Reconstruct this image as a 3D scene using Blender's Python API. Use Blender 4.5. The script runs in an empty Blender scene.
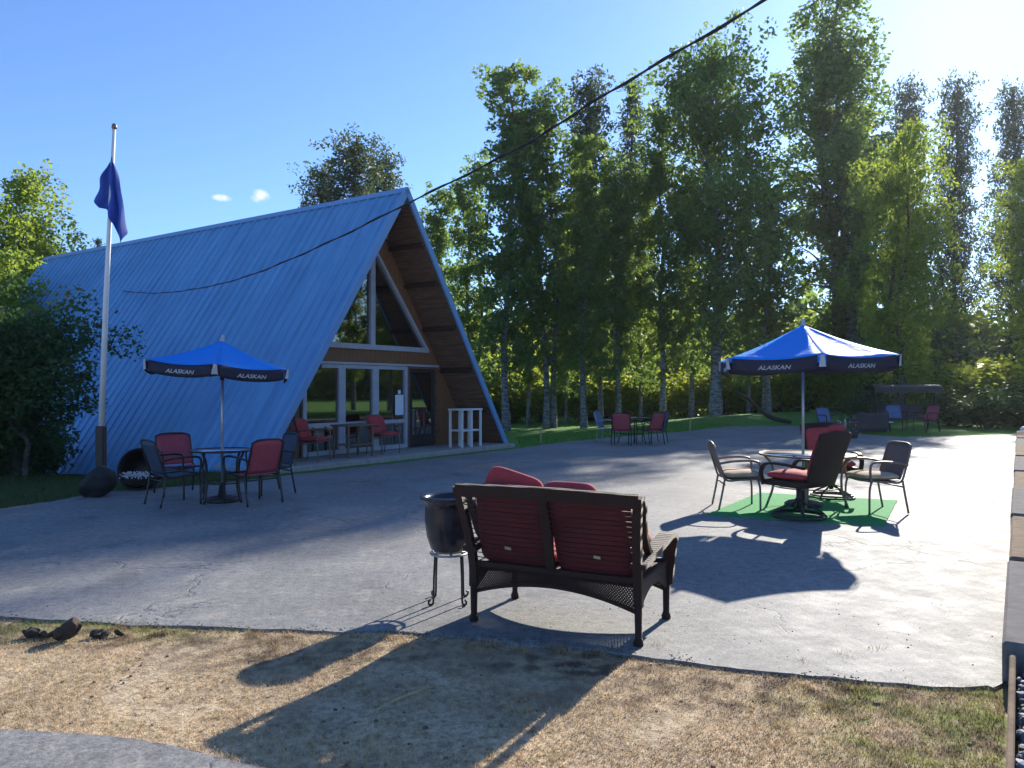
import bpy, math, random
import numpy as np
from mathutils import Vector, Matrix, noise
random.seed(7)
R = math.radians
PI = math.pi
S = bpy.context.scene
COL = S.collection

# ------------------------------------------------------------------ camera
cam_d = bpy.data.cameras.new('camera'); cam = bpy.data.objects.new('camera', cam_d); COL.objects.link(cam)
cam.location = (0, 0, 1.6); cam.rotation_euler = (R(90.3), 0, 0)
cam_d.sensor_width = 36; cam_d.lens = 27.2; cam_d.clip_end = 2000; cam_d.clip_start = 0.05
S.camera = cam
# ------------------------------------------------------------------ sky and sun
SUN_EL, SUN_AZ = 26.0, math.degrees(math.atan2(.52, .854))     # azimuth from +Y towards +X
w = bpy.data.worlds.new('World'); S.world = w; w.use_nodes = True
nt = w.node_tree; nt.nodes.clear()
out = nt.nodes.new('ShaderNodeOutputWorld'); bg = nt.nodes.new('ShaderNodeBackground'); sky = nt.nodes.new('ShaderNodeTexSky')
sky.sky_type = 'NISHITA'; sky.sun_disc = False; sky.sun_elevation = R(SUN_EL); sky.sun_rotation = R(SUN_AZ)
sky.air_density = 1.0; sky.dust_density = .25; sky.ozone_density = 4.0; sky.altitude = 50
bg.inputs['Strength'].default_value = 0.09
# two small wisps of cloud low over the house
geo = nt.nodes.new('ShaderNodeTexCoord'); mask = None
def wmath(op, a, b=None, clamp=False):
    m = nt.nodes.new('ShaderNodeMath'); m.operation = op; m.use_clamp = clamp
    for s_, v in zip(m.inputs, (a, b)):
        if v is None: continue
        if isinstance(v, (int, float)): s_.default_value = v
        else: nt.links.new(v, s_)
    return m.outputs[0]
wn = nt.nodes.new('ShaderNodeTexNoise'); wn.inputs['Scale'].default_value = 55; wn.inputs['Detail'].default_value = 6; nt.links.new(geo.outputs['Generated'], wn.inputs[0])
for cx, cz, rx, rz_ in ((-.375, .246, .012, .0045), (-.326, .248, .012, .009)):
    c = Vector((cx, 1, cz)).normalized(); vs = nt.nodes.new('ShaderNodeVectorMath'); vs.operation = 'SUBTRACT'; vs.inputs[1].default_value = c
    nt.links.new(geo.outputs['Generated'], vs.inputs[0]); sx_ = nt.nodes.new('ShaderNodeSeparateXYZ'); nt.links.new(vs.outputs[0], sx_.inputs[0])
    dx = wmath('MULTIPLY', sx_.outputs[0], 1 / rx); dz = wmath('MULTIPLY', sx_.outputs[2], 1 / rz_); dy = wmath('MULTIPLY', sx_.outputs[1], 8)
    d = wmath('ADD', wmath('ADD', wmath('MULTIPLY', dx, dx), wmath('MULTIPLY', dz, dz)), wmath('MULTIPLY', dy, dy))
    k = wmath('SUBTRACT', 1.0, d, True); mask = k if mask is None else wmath('MAXIMUM', mask, k)
mask = wmath('MULTIPLY', mask, wmath('MULTIPLY', wmath('SUBTRACT', wn.outputs['Fac'], .33), 4.0, True), True)
cm = nt.nodes.new('ShaderNodeMix'); cm.data_type = 'RGBA'; nt.links.new(mask, cm.inputs[0]); gr_ = nt.nodes.new('ShaderNodeMix'); gr_.data_type = 'RGBA'; gr_.blend_type = 'MULTIPLY'; gr_.inputs[0].default_value = 1; gr_.inputs[7].default_value = (.86, 1.05, 1.36, 1)
nt.links.new(sky.outputs[0], gr_.inputs[6]); nt.links.new(gr_.outputs[2], cm.inputs[6]); cm.inputs[7].default_value = (7, 7, 7.2, 1)
nt.links.new(cm.outputs[2], bg.inputs[0])
nt.links.new(bg.outputs[0], out.inputs[0])
sl = bpy.data.lights.new('sun', 'SUN'); sl.energy = 5.0; sl.angle = R(0.6); sl.color = (1.0, .93, .82)
so = bpy.data.objects.new('sun', sl); COL.objects.link(so)
ce = math.cos(R(SUN_EL)); sd = Vector((.52 * ce, .854 * ce, math.sin(R(SUN_EL))))
so.rotation_euler = sd.to_track_quat('Z', 'Y').to_euler(); so.location = sd * 100
S.view_settings.view_transform = 'Standard'; S.view_settings.look = 'None'
S.view_settings.gamma = 1; S.view_settings.use_curve_mapping = False
S.view_settings.exposure = 0.88
S.render.engine = 'CYCLES'
S.cycles.max_bounces = 8; S.cycles.transparent_max_bounces = 12

# ------------------------------------------------------------------ materials
MATS = {}
def newmat(name):
    m = bpy.data.materials.new(name); m.use_nodes = True; MATS[name] = m
    n = m.node_tree.nodes; b = n['Principled BSDF']
    return m, m.node_tree, n, b
def nd(t, typ, **kw):
    x = t.nodes.new(typ)
    for k, v in kw.items(): setattr(x, k, v)
    return x
def ramp(t, src, stops):
    r = t.nodes.new('ShaderNodeValToRGB'); e = r.color_ramp.elements
    while len(e) < len(stops): e.new(.5)
    for i, (p, c) in enumerate(stops):
        e[i].position = p; e[i].color = tuple(c) + (1,) if len(c) == 3 else c
    t.links.new(src, r.inputs[0]); return r.outputs[0]
def noise_tex(t, vec, scale, detail=4, rough=.6):
    n = t.nodes.new('ShaderNodeTexNoise'); n.inputs['Scale'].default_value = scale
    n.inputs['Detail'].default_value = detail; n.inputs['Roughness'].default_value = rough
    if vec is not None: t.links.new(vec, n.inputs['Vector'])
    return n.outputs['Fac']
def mixc(t, fac, a, b, typ='MIX'):
    m = t.nodes.new('ShaderNodeMix'); m.data_type = 'RGBA'; m.blend_type = typ
    for s, v in ((m.inputs[0], fac), (m.inputs[6], a), (m.inputs[7], b)):
        if isinstance(v, (int, float)): s.default_value = v
        elif isinstance(v, (tuple, list)): s.default_value = tuple(v) + (1,) if len(v) == 3 else v
        else: t.links.new(v, s)
    return m.outputs[2]
def mth(t, op, a, b=None, c=None, clamp=False):
    m = t.nodes.new('ShaderNodeMath'); m.operation = op; m.use_clamp = clamp
    for s, v in zip(m.inputs, (a, b, c)):
        if v is None: continue
        if isinstance(v, (int, float)): s.default_value = v
        else: t.links.new(v, s)
    return m.outputs[0]
def bump(t, b, h, strength=.3, dist=.01):
    x = t.nodes.new('ShaderNodeBump'); x.inputs['Strength'].default_value = strength; x.inputs['Distance'].default_value = dist
    t.links.new(h, x.inputs['Height']); t.links.new(x.outputs[0], b.inputs['Normal'])
def mr(t, v, a, b, c=0, d=1):
    m = t.nodes.new('ShaderNodeMapRange'); m.inputs[1].default_value = a; m.inputs[2].default_value = b
    m.inputs[3].default_value = c; m.inputs[4].default_value = d; t.links.new(v, m.inputs[0]); return m.outputs[0]

def simple(name, col, rough=.6, metal=0, var=.25, scale=12, bmp=0, spec=.5, bscale=None):
    m, t, n, b = newmat(name)
    tc = nd(t, 'ShaderNodeTexCoord').outputs['Object']
    f = noise_tex(t, tc, scale)
    lo = tuple(c * (1 - var) for c in col); hi = tuple(min(1, c * (1 + var)) for c in col)
    t.links.new(ramp(t, f, [(.3, lo), (.7, hi)]), b.inputs['Base Color'])
    b.inputs['Roughness'].default_value = rough; b.inputs['Metallic'].default_value = metal
    b.inputs['Specular IOR Level'].default_value = spec
    if bmp: bump(t, b, noise_tex(t, tc, bscale or scale * 6), bmp, .004)
    return m

simple('red_fabric', (.42, .045, .05), .85, var=.2, scale=6, bmp=.4, bscale=150)
simple('red_sling', (.40, .06, .08), .7, var=.12, scale=9, bmp=.3, bscale=200)
simple('shaded_red_fabric', (.12, .015, .017), .85, var=.25, scale=6, bmp=.4, bscale=150)  # red cushion cloth, the shade on the loveseat back put into its colour
simple('navy_sling', (.035, .055, .10), .6, var=.15, scale=9, bmp=.3, bscale=200)
simple('blue_sling', (.10, .15, .30), .7, var=.15, scale=9)
simple('tan_sling', (.16, .11, .09), .75, var=.2, scale=40, bmp=.3, bscale=200)
simple('tan_fabric', (.50, .38, .25), .9, var=.2, scale=8, bmp=.4, bscale=120)
simple('pattern_fabric', (.45, .20, .13), .9, var=.6, scale=22, bmp=.3)
simple('dark_metal', (.03, .028, .03), .4, .3, var=.2)
simple('tan_metal', (.20, .15, .12), .45, .3, var=.2)
simple('pale_metal', (.35, .36, .37), .35, .6, var=.1)
simple('white_paint', (.72, .72, .70), .5, var=.08, scale=5, bmp=.1)
simple('off_white_trim', (.42, .44, .48), .5, var=.12, scale=5, bmp=.1)
simple('black_paint', (.012, .012, .013), .45, var=.3)
simple('wicker_dark', (.035, .022, .018), .45, var=.3, scale=40)
simple('canopy_blue', (.012, .13, .62), .6, var=.12, scale=4, bmp=.2, bscale=40)
simple('valance_navy', (.012, .014, .035), .7, var=.15)
simple('flag_blue', (.03, .09, .42), .7, var=.15, scale=8)
simple('glazed_pot', (.018, .022, .032), .22, var=.5, scale=14, bmp=.2, bscale=30)
simple('soil', (.03, .022, .016), .95, var=.4, scale=40, bmp=.6)
simple('petals', (.75, .75, .78), .7, var=.1)
simple('pink_petals', (.6, .15, .2), .7, var=.2)
simple('leaf_green', (.06, .13, .03), .6, var=.3)
simple('concrete', (.34, .32, .29), .85, var=.18, scale=7, bmp=.5, bscale=60)
simple('timber_wall', (.20, .145, .10), .95, spec=.1, var=.3, scale=9, bmp=.5, bscale=50)
simple('timber_top', (.16, .15, .145), .95, spec=.1, var=.2, scale=9, bmp=.5, bscale=50)
simple('rock_blue', (.16, .18, .22), .7, var=.5, scale=18, bmp=.5)
simple('clod', (.13, .10, .07), .95, var=.5, scale=9)
simple('driftwood', (.05, .035, .025), .9, var=.4, scale=20, bmp=.8)
simple('straw_stick', (.42, .33, .16), .8, var=.2)
simple('rubber', (.015, .015, .016), .75, var=.3, bmp=.3)
simple('paper', (.72, .78, .85), .6, var=.04)
simple('cable', (.012, .012, .013), .6)
simple('grey_wicker', (.05, .04, .05), .7, var=.3, scale=30)

def canopy_cloth():
    m, t, n, b = newmat('canopy_cloth')
    b.inputs['Base Color'].default_value = (.001, .33, .95, 1); b.inputs['Roughness'].default_value = .6
    b.inputs['Specular IOR Level'].default_value = .25
    tr = nd(t, 'ShaderNodeBsdfTranslucent'); tr.inputs['Color'].default_value = (.001, .32, .95, 1)
    mx = nd(t, 'ShaderNodeMixShader'); mx.inputs[0].default_value = .3
    tc = nd(t, 'ShaderNodeTexCoord').outputs['Object']
    bump(t, b, noise_tex(t, tc, 6, 5), .5, .035)
    t.links.new(b.outputs[0], mx.inputs[1]); t.links.new(tr.outputs[0], mx.inputs[2])
    t.links.new(mx.outputs[0], n['Material Output'].inputs[0])
canopy_cloth()

def wicker(name, col):
    m, t, n, b = newmat(name)
    tc = nd(t, 'ShaderNodeTexCoord').outputs['Object']
    w1 = nd(t, 'ShaderNodeTexWave'); w1.inputs['Scale'].default_value = 60; w1.bands_direction = 'Z'
    w2 = nd(t, 'ShaderNodeTexWave'); w2.inputs['Scale'].default_value = 40; w2.bands_direction = 'X'
    t.links.new(tc, w1.inputs[0]); t.links.new(tc, w2.inputs[0])
    h = mth(t, 'MULTIPLY', w1.outputs[1], w2.outputs[1])
    t.links.new(ramp(t, h, [(0, tuple(c * .35 for c in col)), (1, tuple(c * 1.5 for c in col))]), b.inputs['Base Color'])
    b.inputs['Roughness'].default_value = .55; b.inputs['Specular IOR Level'].default_value = .35
    bump(t, b, h, .9, .006)
wicker('wicker', (.078, .038, .026))

def wood(name, c1, c2, axis='Z', scale=6):
    m, t, n, b = newmat(name)
    tc = nd(t, 'ShaderNodeTexCoord').outputs['Object']
    mp = nd(t, 'ShaderNodeMapping'); t.links.new(tc, mp.inputs[0])
    mp.inputs['Scale'].default_value = (6, 6, .5) if axis == 'Z' else (.6, .6, 8)
    f = noise_tex(t, mp.outputs[0], scale, 5)
    wv = nd(t, 'ShaderNodeTexWave'); wv.inputs['Scale'].default_value = 2.2; wv.bands_direction = 'X' if axis == 'Z' else 'Z'
    wv.wave_profile = 'SAW'; t.links.new(tc, wv.inputs[0])
    c = ramp(t, f, [(.3, c1), (.7, c2)])
    gap = ramp(t, wv.outputs[1], [(.0, (.15, .15, .15)), (.06, (1, 1, 1))])
    t.links.new(mixc(t, 1.0, c, gap, 'MULTIPLY'), b.inputs['Base Color'])
    b.inputs['Roughness'].default_value = .65
    bump(t, b, f, .3, .005)
wood('siding_wood', (.16, .065, .028), (.30, .14, .06))
simple('beam_wood', (.05, .024, .015), .7)
wood('soffit_wood', (.10, .05, .03), (.23, .125, .08), axis='Y', scale=4)

def roof_metal():
    m, t, n, b = newmat('roof_metal')
    tc = nd(t, 'ShaderNodeTexCoord').outputs['Object']
    f = noise_tex(t, tc, .9, 6, .7)
    mp = nd(t, 'ShaderNodeMapping'); t.links.new(tc, mp.inputs[0]); mp.inputs['Scale'].default_value = (.2, 3.3, .2)
    g = noise_tex(t, mp.outputs[0], 2, 5)
    c = ramp(t, f, [(.25, (.09, .27, .50)), (.75, (.145, .36, .62))])
    c2 = ramp(t, g, [(.3, (.74, .76, .80)), (.7, (1.12, 1.1, 1.08))])
    t.links.new(mixc(t, 1.0, c, c2, 'MULTIPLY'), b.inputs['Base Color'])
    b.inputs['Roughness'].default_value = .42; b.inputs['Specular IOR Level'].default_value = .5
    m2, t2, n2, b2 = newmat('roof_trim'); b2.inputs['Base Color'].default_value = (.16, .32, .56, 1); b2.inputs['Roughness'].default_value = .35
roof_metal()

def glass(name, tint, rough=.02, off=.17):
    m, t, n, b = newmat(name)
    gl = nd(t, 'ShaderNodeBsdfGlossy'); gl.inputs['Roughness'].default_value = rough
    tr = nd(t, 'ShaderNodeBsdfTransparent'); tr.inputs['Color'].default_value = tint + (1,)
    fr = nd(t, 'ShaderNodeFresnel'); fr.inputs[0].default_value = 1.5
    mx = nd(t, 'ShaderNodeMixShader')
    f = mth(t, 'MULTIPLY_ADD', fr.outputs[0], 2.4, off, clamp=True)
    t.links.new(f, mx.inputs[0]); t.links.new(tr.outputs[0], mx.inputs[1]); t.links.new(gl.outputs[0], mx.inputs[2])
    t.links.new(mx.outputs[0], n['Material Output'].inputs[0])
glass('window_glass', (.22, .26, .27))
glass('table_glass', (.35, .45, .5), .2, .55)
glass('green_table_glass', (.25, .42, .33), .2, .3)
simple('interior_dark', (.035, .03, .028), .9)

def asphalt(name, base, glare):
    m, t, n, b = newmat(name)
    p = nd(t, 'ShaderNodeNewGeometry').outputs['Position']
    big = noise_tex(t, p, .55, 5, .6); mid = noise_tex(t, p, 3.2, 6, .7); fine = noise_tex(t, p, 55, 5, .8)
    c = ramp(t, big, [(.3, tuple(x * .78 for x in base)), (.5, base), (.72, tuple(x * 1.25 for x in base))])
    pale = ramp(t, mid, [(.54, (0, 0, 0)), (.70, (1, 1, 1))])
    c = mixc(t, mth(t, 'MULTIPLY', pale, .6), c, (.38, .35, .30))
    gr = ramp(t, fine, [(.3, (.5, .5, .5)), (.7, (1.5, 1.5, 1.5))])
    c = mixc(t, 1.0, c, gr, 'MULTIPLY')
    wear = noise_tex(t, p, 13, 6, .8)
    c = mixc(t, 1.0, c, ramp(t, wear, [(.33, (.62, .62, .63)), (.5, (1, 1, 1)), (.68, (1.3, 1.28, 1.24))]), 'MULTIPLY')
    st = noise_tex(t, p, 1.3, 3, .5)
    c = mixc(t, mth(t, 'MULTIPLY', ramp(t, st, [(.62, (0, 0, 0)), (.70, (1, 1, 1))]), .4), c, (.07, .07, .072))
    # cracks
    v = nd(t, 'ShaderNodeTexVoronoi', feature='DISTANCE_TO_EDGE'); v.inputs['Scale'].default_value = .33
    dn = nd(t, 'ShaderNodeTexNoise'); dn.inputs['Scale'].default_value = 1.6; dn.inputs['Detail'].default_value = 5; t.links.new(p, dn.inputs[0])
    va = nd(t, 'ShaderNodeVectorMath', operation='MULTIPLY_ADD'); t.links.new(dn.outputs['Color'], va.inputs[0]); va.inputs[1].default_value = (1.3, 1.3, 0); t.links.new(p, va.inputs[2])
    t.links.new(va.outputs[0], v.inputs['Vector'])
    ck = ramp(t, v.outputs['Distance'], [(0, (1, 1, 1)), (.006, (0, 0, 0))])
    gate = ramp(t, noise_tex(t, p, .4, 2), [(.45, (0, 0, 0)), (.55, (1, 1, 1))])
    ckg = mth(t, 'MULTIPLY', ck, gate)
    c = mixc(t, mth(t, 'MULTIPLY', ckg, .4), c, (.05, .05, .05))
    t.links.new(c, b.inputs['Base Color'])
    t.links.new(mr(t, mid, .3, .7, glare, glare + .2), b.inputs['Roughness'])
    b.inputs['Specular IOR Level'].default_value = .3
    h = mth(t, 'ADD', mth(t, 'MULTIPLY', fine, .6), mth(t, 'ADD', mth(t, 'MULTIPLY', mid, 1.2), mth(t, 'MULTIPLY', wear, 1.0)))
    h = mth(t, 'SUBTRACT', h, mth(t, 'MULTIPLY', ckg, 1.5))
    bump(t, b, h, .55, .008)
asphalt('lot_asphalt', (.21, .208, .20), .62)
asphalt('road_concrete', (.21, .205, .20), .7)

def blob(t, p, x, y, rx, ry):
    """soft round patch mask in ground coordinates"""
    sx = nd(t, 'ShaderNodeSeparateXYZ'); t.links.new(p, sx.inputs[0])
    dx = mth(t, 'MULTIPLY', mth(t, 'SUBTRACT', sx.outputs[0], x), 1 / rx)
    dy = mth(t, 'MULTIPLY', mth(t, 'SUBTRACT', sx.outputs[1], y), 1 / ry)
    d = mth(t, 'ADD', mth(t, 'MULTIPLY', dx, dx), mth(t, 'MULTIPLY', dy, dy))
    return mr(t, d, 0, 1, 1, 0)
def soil_colour(t, p):
    """straw / bare earth / green by place: dry verge in front, lush lawn far off"""
    f = noise_tex(t, p, 2.3, 6, .7); g = noise_tex(t, p, 28, 5, .7); big = noise_tex(t, p, .35, 4)
    dry = ramp(t, g, [(.28, (.17, .125, .08)), (.45, (.40, .31, .20)), (.65, (.60, .49, .34))])
    grn = ramp(t, g, [(.25, (.10, .11, .04)), (.5, (.24, .27, .085)), (.75, (.42, .42, .17))])
    lawn = ramp(t, noise_tex(t, p, 5, 5, .7), [(.3, (.06, .17, .025)), (.7, (.13, .30, .05))])
    lawn = mixc(t, ramp(t, big, [(.45, (0, 0, 0)), (.7, (.6, .6, .6))]), lawn, (.10, .16, .04))
    m = None
    for a in ((-3.2, 5.35, 2.0, .55), (-3.4, 3.9, .8, .35), (2.3, 3.75, 1.2, .75), (1.55, 2.9, .9, .5), (-6, 5.0, 2, 1.2), (3.2, 2.8, 1.2, 1.5)):
        bl = blob(t, p, *a); m = bl if m is None else mth(t, 'MAXIMUM', m, bl)
    m = mth(t, 'MULTIPLY', m, mr(t, f, .42, .66, .0, 1.9), clamp=True)
    m = mth(t, 'MAXIMUM', m, mth(t, 'MULTIPLY', ramp(t, f, [(.6, (0, 0, 0)), (.72, (1, 1, 1))]), .35))
    near = mixc(t, m, dry, grn)
    q = None
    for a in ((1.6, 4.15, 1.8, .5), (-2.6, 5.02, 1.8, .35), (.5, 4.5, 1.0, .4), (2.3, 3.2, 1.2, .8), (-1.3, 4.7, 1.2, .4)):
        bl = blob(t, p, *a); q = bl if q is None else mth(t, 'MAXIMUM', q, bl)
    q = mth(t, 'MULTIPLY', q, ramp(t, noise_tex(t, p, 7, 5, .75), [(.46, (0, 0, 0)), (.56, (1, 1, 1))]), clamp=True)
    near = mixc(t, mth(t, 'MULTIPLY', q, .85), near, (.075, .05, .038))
    near = mixc(t, 1.0, near, ramp(t, noise_tex(t, p, 1.1, 3), [(.3, (.84, .84, .84)), (.7, (1.28, 1.25, 1.2))]), 'MULTIPLY')
    sx = nd(t, 'ShaderNodeSeparateXYZ'); t.links.new(p, sx.inputs[0])
    far = mr(t, sx.outputs[1], 6.5, 8.5, 0, 1)
    lawn = mixc(t, mr(t, sx.outputs[0], -4.6, -3.4, .8, 0), lawn, (.055, .06, .028))
    return mixc(t, far, near, lawn), g
def ground_mat():
    m, t, n, b = newmat('earth_and_grass')
    p = nd(t, 'ShaderNodeNewGeometry').outputs['Position']
    c, g = soil_colour(t, p)
    t.links.new(c, b.inputs['Base Color']); b.inputs['Roughness'].default_value = .95; b.inputs['Specular IOR Level'].default_value = .15
    bump(t, b, g, .8, .02)
    m, t, n, b = newmat('grass_blades')
    p = nd(t, 'ShaderNodeNewGeometry').outputs['Position']
    c, g = soil_colour(t, p)
    c = mixc(t, 1.0, c, (1.25, 1.2, 1.1), 'MULTIPLY')
    t.links.new(c, b.inputs['Base Color']); b.inputs['Roughness'].default_value = .8; b.inputs['Specular IOR Level'].default_value = .2
    tr = nd(t, 'ShaderNodeBsdfTranslucent'); t.links.new(c, tr.inputs[0]); mx = nd(t, 'ShaderNodeMixShader'); mx.inputs[0].default_value = .35
    t.links.new(b.outputs[0], mx.inputs[1]); t.links.new(tr.outputs[0], mx.inputs[2]); t.links.new(mx.outputs[0], n['Material Output'].inputs[0])
ground_mat()

def leafmat(name, c1, c2, tcol, tf=.45, hue=.0):
    m, t, n, b = newmat(name)
    tc = nd(t, 'ShaderNodeTexCoord').outputs['Object']
    f = noise_tex(t, tc, .8, 3); oi = nd(t, 'ShaderNodeObjectInfo').outputs['Random']
    at = nd(t, 'ShaderNodeAttribute', attribute_name='leafvar')
    s = mth(t, 'ADD', mth(t, 'MULTIPLY', f, .6), mth(t, 'ADD', mth(t, 'MULTIPLY', at.outputs['Fac'], .45), mth(t, 'MULTIPLY', mth(t, 'SUBTRACT', oi, .5), .3)))
    c = ramp(t, s, [(.25, c1), (.8, c2)])
    t.links.new(c, b.inputs['Base Color']); b.inputs['Roughness'].default_value = .55; b.inputs['Specular IOR Level'].default_value = .35
    tr = nd(t, 'ShaderNodeBsdfTranslucent'); t.links.new(mixc(t, s, tuple(x * .7 for x in tcol), tcol), tr.inputs[0])
    mx = nd(t, 'ShaderNodeMixShader'); mx.inputs[0].default_value = tf
    t.links.new(b.outputs[0], mx.inputs[1]); t.links.new(tr.outputs[0], mx.inputs[2]); t.links.new(mx.outputs[0], n['Material Output'].inputs[0])
leafmat('birch_leaves', (.055, .10, .035), (.14, .21, .06), (.30, .45, .08), .5)
leafmat('bright_leaves', (.07, .13, .025), (.16, .24, .045), (.44, .56, .07), .55)
leafmat('spruce_needles', (.04, .07, .04), (.09, .13, .065), (.15, .21, .07), .35)
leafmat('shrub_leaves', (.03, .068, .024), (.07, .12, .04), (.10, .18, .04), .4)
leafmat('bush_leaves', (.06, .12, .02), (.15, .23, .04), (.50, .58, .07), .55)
def barkmat(name, c1, c2, sc):
    m, t, n, b = newmat(name)
    tc = nd(t, 'ShaderNodeTexCoord').outputs['Object']
    mp = nd(t, 'ShaderNodeMapping'); t.links.new(tc, mp.inputs[0]); mp.inputs['Scale'].default_value = (1, 1, 2.5)
    f = noise_tex(t, mp.outputs[0], sc, 5, .7)
    t.links.new(ramp(t, f, [(.4, c1), (.6, c2)]), b.inputs['Base Color']); b.inputs['Roughness'].default_value = .85
    bump(t, b, f, .6, .02)
barkmat('birch_bark', (.07, .065, .06), (.25, .25, .25), 3.4)
barkmat('pale_bark', (.22, .22, .23), (.50, .51, .54), 3)
barkmat('dark_bark', (.05, .04, .03), (.13, .11, .09), 5)

# ------------------------------------------------------------------ builders
def tag(o, label=None, cat=None, group=None, kind=None):
    if label: o['label'] = label
    if cat: o['category'] = cat
    if group: o['group'] = group
    if kind: o['kind'] = kind
    return o
def empty(name, loc=(0, 0, 0), rz=0, label=None, cat=None, group=None):
    o = bpy.data.objects.new(name, None); COL.objects.link(o); o.location = loc; o.rotation_euler = (0, 0, rz)
    o.empty_display_size = .2
    return tag(o, label, cat, group)
def copy_tree(o, loc=None, rz=None, scale=None, label=None, parent=None):
    c = o.copy(); COL.objects.link(c); c.parent = parent
    if parent is not None: c.matrix_parent_inverse = o.matrix_parent_inverse.copy()
    if loc is not None: c.location = loc
    if rz is not None: c.rotation_euler = (0, 0, rz)
    if scale is not None: c.scale = scale if hasattr(scale, '__len__') else (scale,) * 3
    if label: c['label'] = label
    for ch in list(o.children): copy_tree(ch, parent=c)
    return c
class MB:
    def __init__(s): s.v = []; s.f = []; s.sm = []
    def add(s, vs, fs, smooth=False):
        k = len(s.v); s.v += [tuple(v) for v in vs]; s.f += [tuple(i + k for i in f) for f in fs]; s.sm += [smooth] * len(fs)
        return s
    def box(s, c, d, M=None, bev=0.0):
        x, y, z = (a / 2 for a in d); b = bev
        if b <= 0:
            vs = [(i * x, j * y, k * z) for i in (-1, 1) for j in (-1, 1) for k in (-1, 1)]
            fs = [(0, 1, 3, 2), (4, 6, 7, 5), (0, 4, 5, 1), (2, 3, 7, 6), (0, 2, 6, 4), (1, 5, 7, 3)]
        else:
            vs = []; fs = []; idx = {}
            for i in (-1, 1):
                for j in (-1, 1):
                    for k in (-1, 1):
                        idx[i, j, k, 0] = len(vs); vs.append((i * x, j * (y - b), k * (z - b)))
                        idx[i, j, k, 1] = len(vs); vs.append((i * (x - b), j * y, k * (z - b)))
                        idx[i, j, k, 2] = len(vs); vs.append((i * (x - b), j * (y - b), k * z))
            for i in (-1, 1):
                q = [idx[i, -1, -1, 0], idx[i, 1, -1, 0], idx[i, 1, 1, 0], idx[i, -1, 1, 0]]; fs.append(q if i > 0 else q[::-1])
                q = [idx[-1, i, -1, 1], idx[1, i, -1, 1], idx[1, i, 1, 1], idx[-1, i, 1, 1]]; fs.append(q if i < 0 else q[::-1])
                q = [idx[-1, -1, i, 2], idx[1, -1, i, 2], idx[1, 1, i, 2], idx[-1, 1, i, 2]]; fs.append(q if i > 0 else q[::-1])
            for a in (-1, 1):
                for c2 in (-1, 1):
                    fs.append([idx[a, c2, -1, 0], idx[a, c2, 1, 0], idx[a, c2, 1, 1], idx[a, c2, -1, 1]])
                    fs.append([idx[a, -1, c2, 0], idx[a, 1, c2, 0], idx[a, 1, c2, 2], idx[a, -1, c2, 2]])
                    fs.append([idx[-1, a, c2, 1], idx[1, a, c2, 1], idx[1, a, c2, 2], idx[-1, a, c2, 2]])
                    for k in (-1, 1): fs.append([idx[a, c2, k, 0], idx[a, c2, k, 1], idx[a, c2, k, 2]])
        c = Vector(c); M = M or Matrix.Identity(3)
        return s.add([M @ Vector(v) + c for v in vs], fs)
    def bar(s, a, b, wd, th=None, up=(0, 0, 1)):
        a, b = Vector(a), Vector(b); d = b - a; z = d.normalized(); u = Vector(up)
        if abs(z.dot(u)) > .98: u = Vector((0, 1, 0))
        x = u.cross(z).normalized(); y = z.cross(x)
        return s.box((a + b) / 2, (wd, th or wd, d.length), Matrix((x, y, z)).transposed())
    def tube(s, pts, r, n=8, caps=True):
        pts = [Vector(p) for p in pts]; m = len(pts); rs = r if hasattr(r, '__len__') else [r] * m
        vs = []; fs = []; px = None
        for i, p in enumerate(pts):
            t = (pts[min(i + 1, m - 1)] - pts[max(i - 1, 0)]).normalized()
            if px is None:
                a = Vector((0, 0, 1)) if abs(t.z) < .9 else Vector((1, 0, 0)); px = a.cross(t).normalized()
            px = (px - t * px.dot(t)).normalized(); py = t.cross(px)
            for k in range(n):
                an = 2 * PI * k / n; vs.append(p + (px * math.cos(an) + py * math.sin(an)) * rs[i])
        for i in range(m - 1):
            for k in range(n):
                fs.append((i * n + k, i * n + (k + 1) % n, (i + 1) * n + (k + 1) % n, (i + 1) * n + k))
        if caps: fs.append(tuple(range(n))[::-1]); fs.append(tuple((m - 1) * n + k for k in range(n)))
        return s.add(vs, fs, True)
    def lathe(s, prof, n=32, c=(0, 0, 0), M=None, close=True):
        vs = []; fs = []; c = Vector(c); M = M or Matrix.Identity(3)
        for r, z in prof:
            for k in range(n):
                a = 2 * PI * k / n; vs.append(M @ Vector((r * math.cos(a), r * math.sin(a), z)) + c)
        for i in range(len(prof) - 1):
            for k in range(n): fs.append((i * n + k, i * n + (k + 1) % n, (i + 1) * n + (k + 1) % n, (i + 1) * n + k))
        if close: fs.append(tuple(range(n))[::-1]); fs.append(tuple((len(prof) - 1) * n + k for k in range(n)))
        return s.add(vs, fs, True)
    def upright(s, c, d, M=None, e=.35, n=18, wob=.0):
        M = M or Matrix.Identity(3)
        return s.cushion(c, (d[0], d[2], d[1]), M @ Matrix.Rotation(PI / 2, 3, 'X'), e, n, wob)
    def cushion(s, c, d, M=None, e=.35, n=18, wob=.0):
        def pw(a, k): return math.copysign(abs(a) ** k, a)
        c = Vector(c); M = M or Matrix.Identity(3); vs = []; fs = []
        for i in range(n + 1):
            la = -PI / 2 + PI * i / n
            for j in range(n * 2):
                lo = PI * j / n
                x = pw(math.cos(la), .55) * pw(math.cos(lo), e); y = pw(math.cos(la), .55) * pw(math.sin(lo), e); z = pw(math.sin(la), .75)
                z *= (1 - .35 * max(abs(x), abs(y)) ** 4)
                q = Vector((x * d[0] / 2, y * d[1] / 2, z * d[2] / 2))
                if wob:
                    nz = noise.noise_vector(q * 6 + c * 3) * wob; q += nz
                vs.append(M @ q + c)
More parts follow.
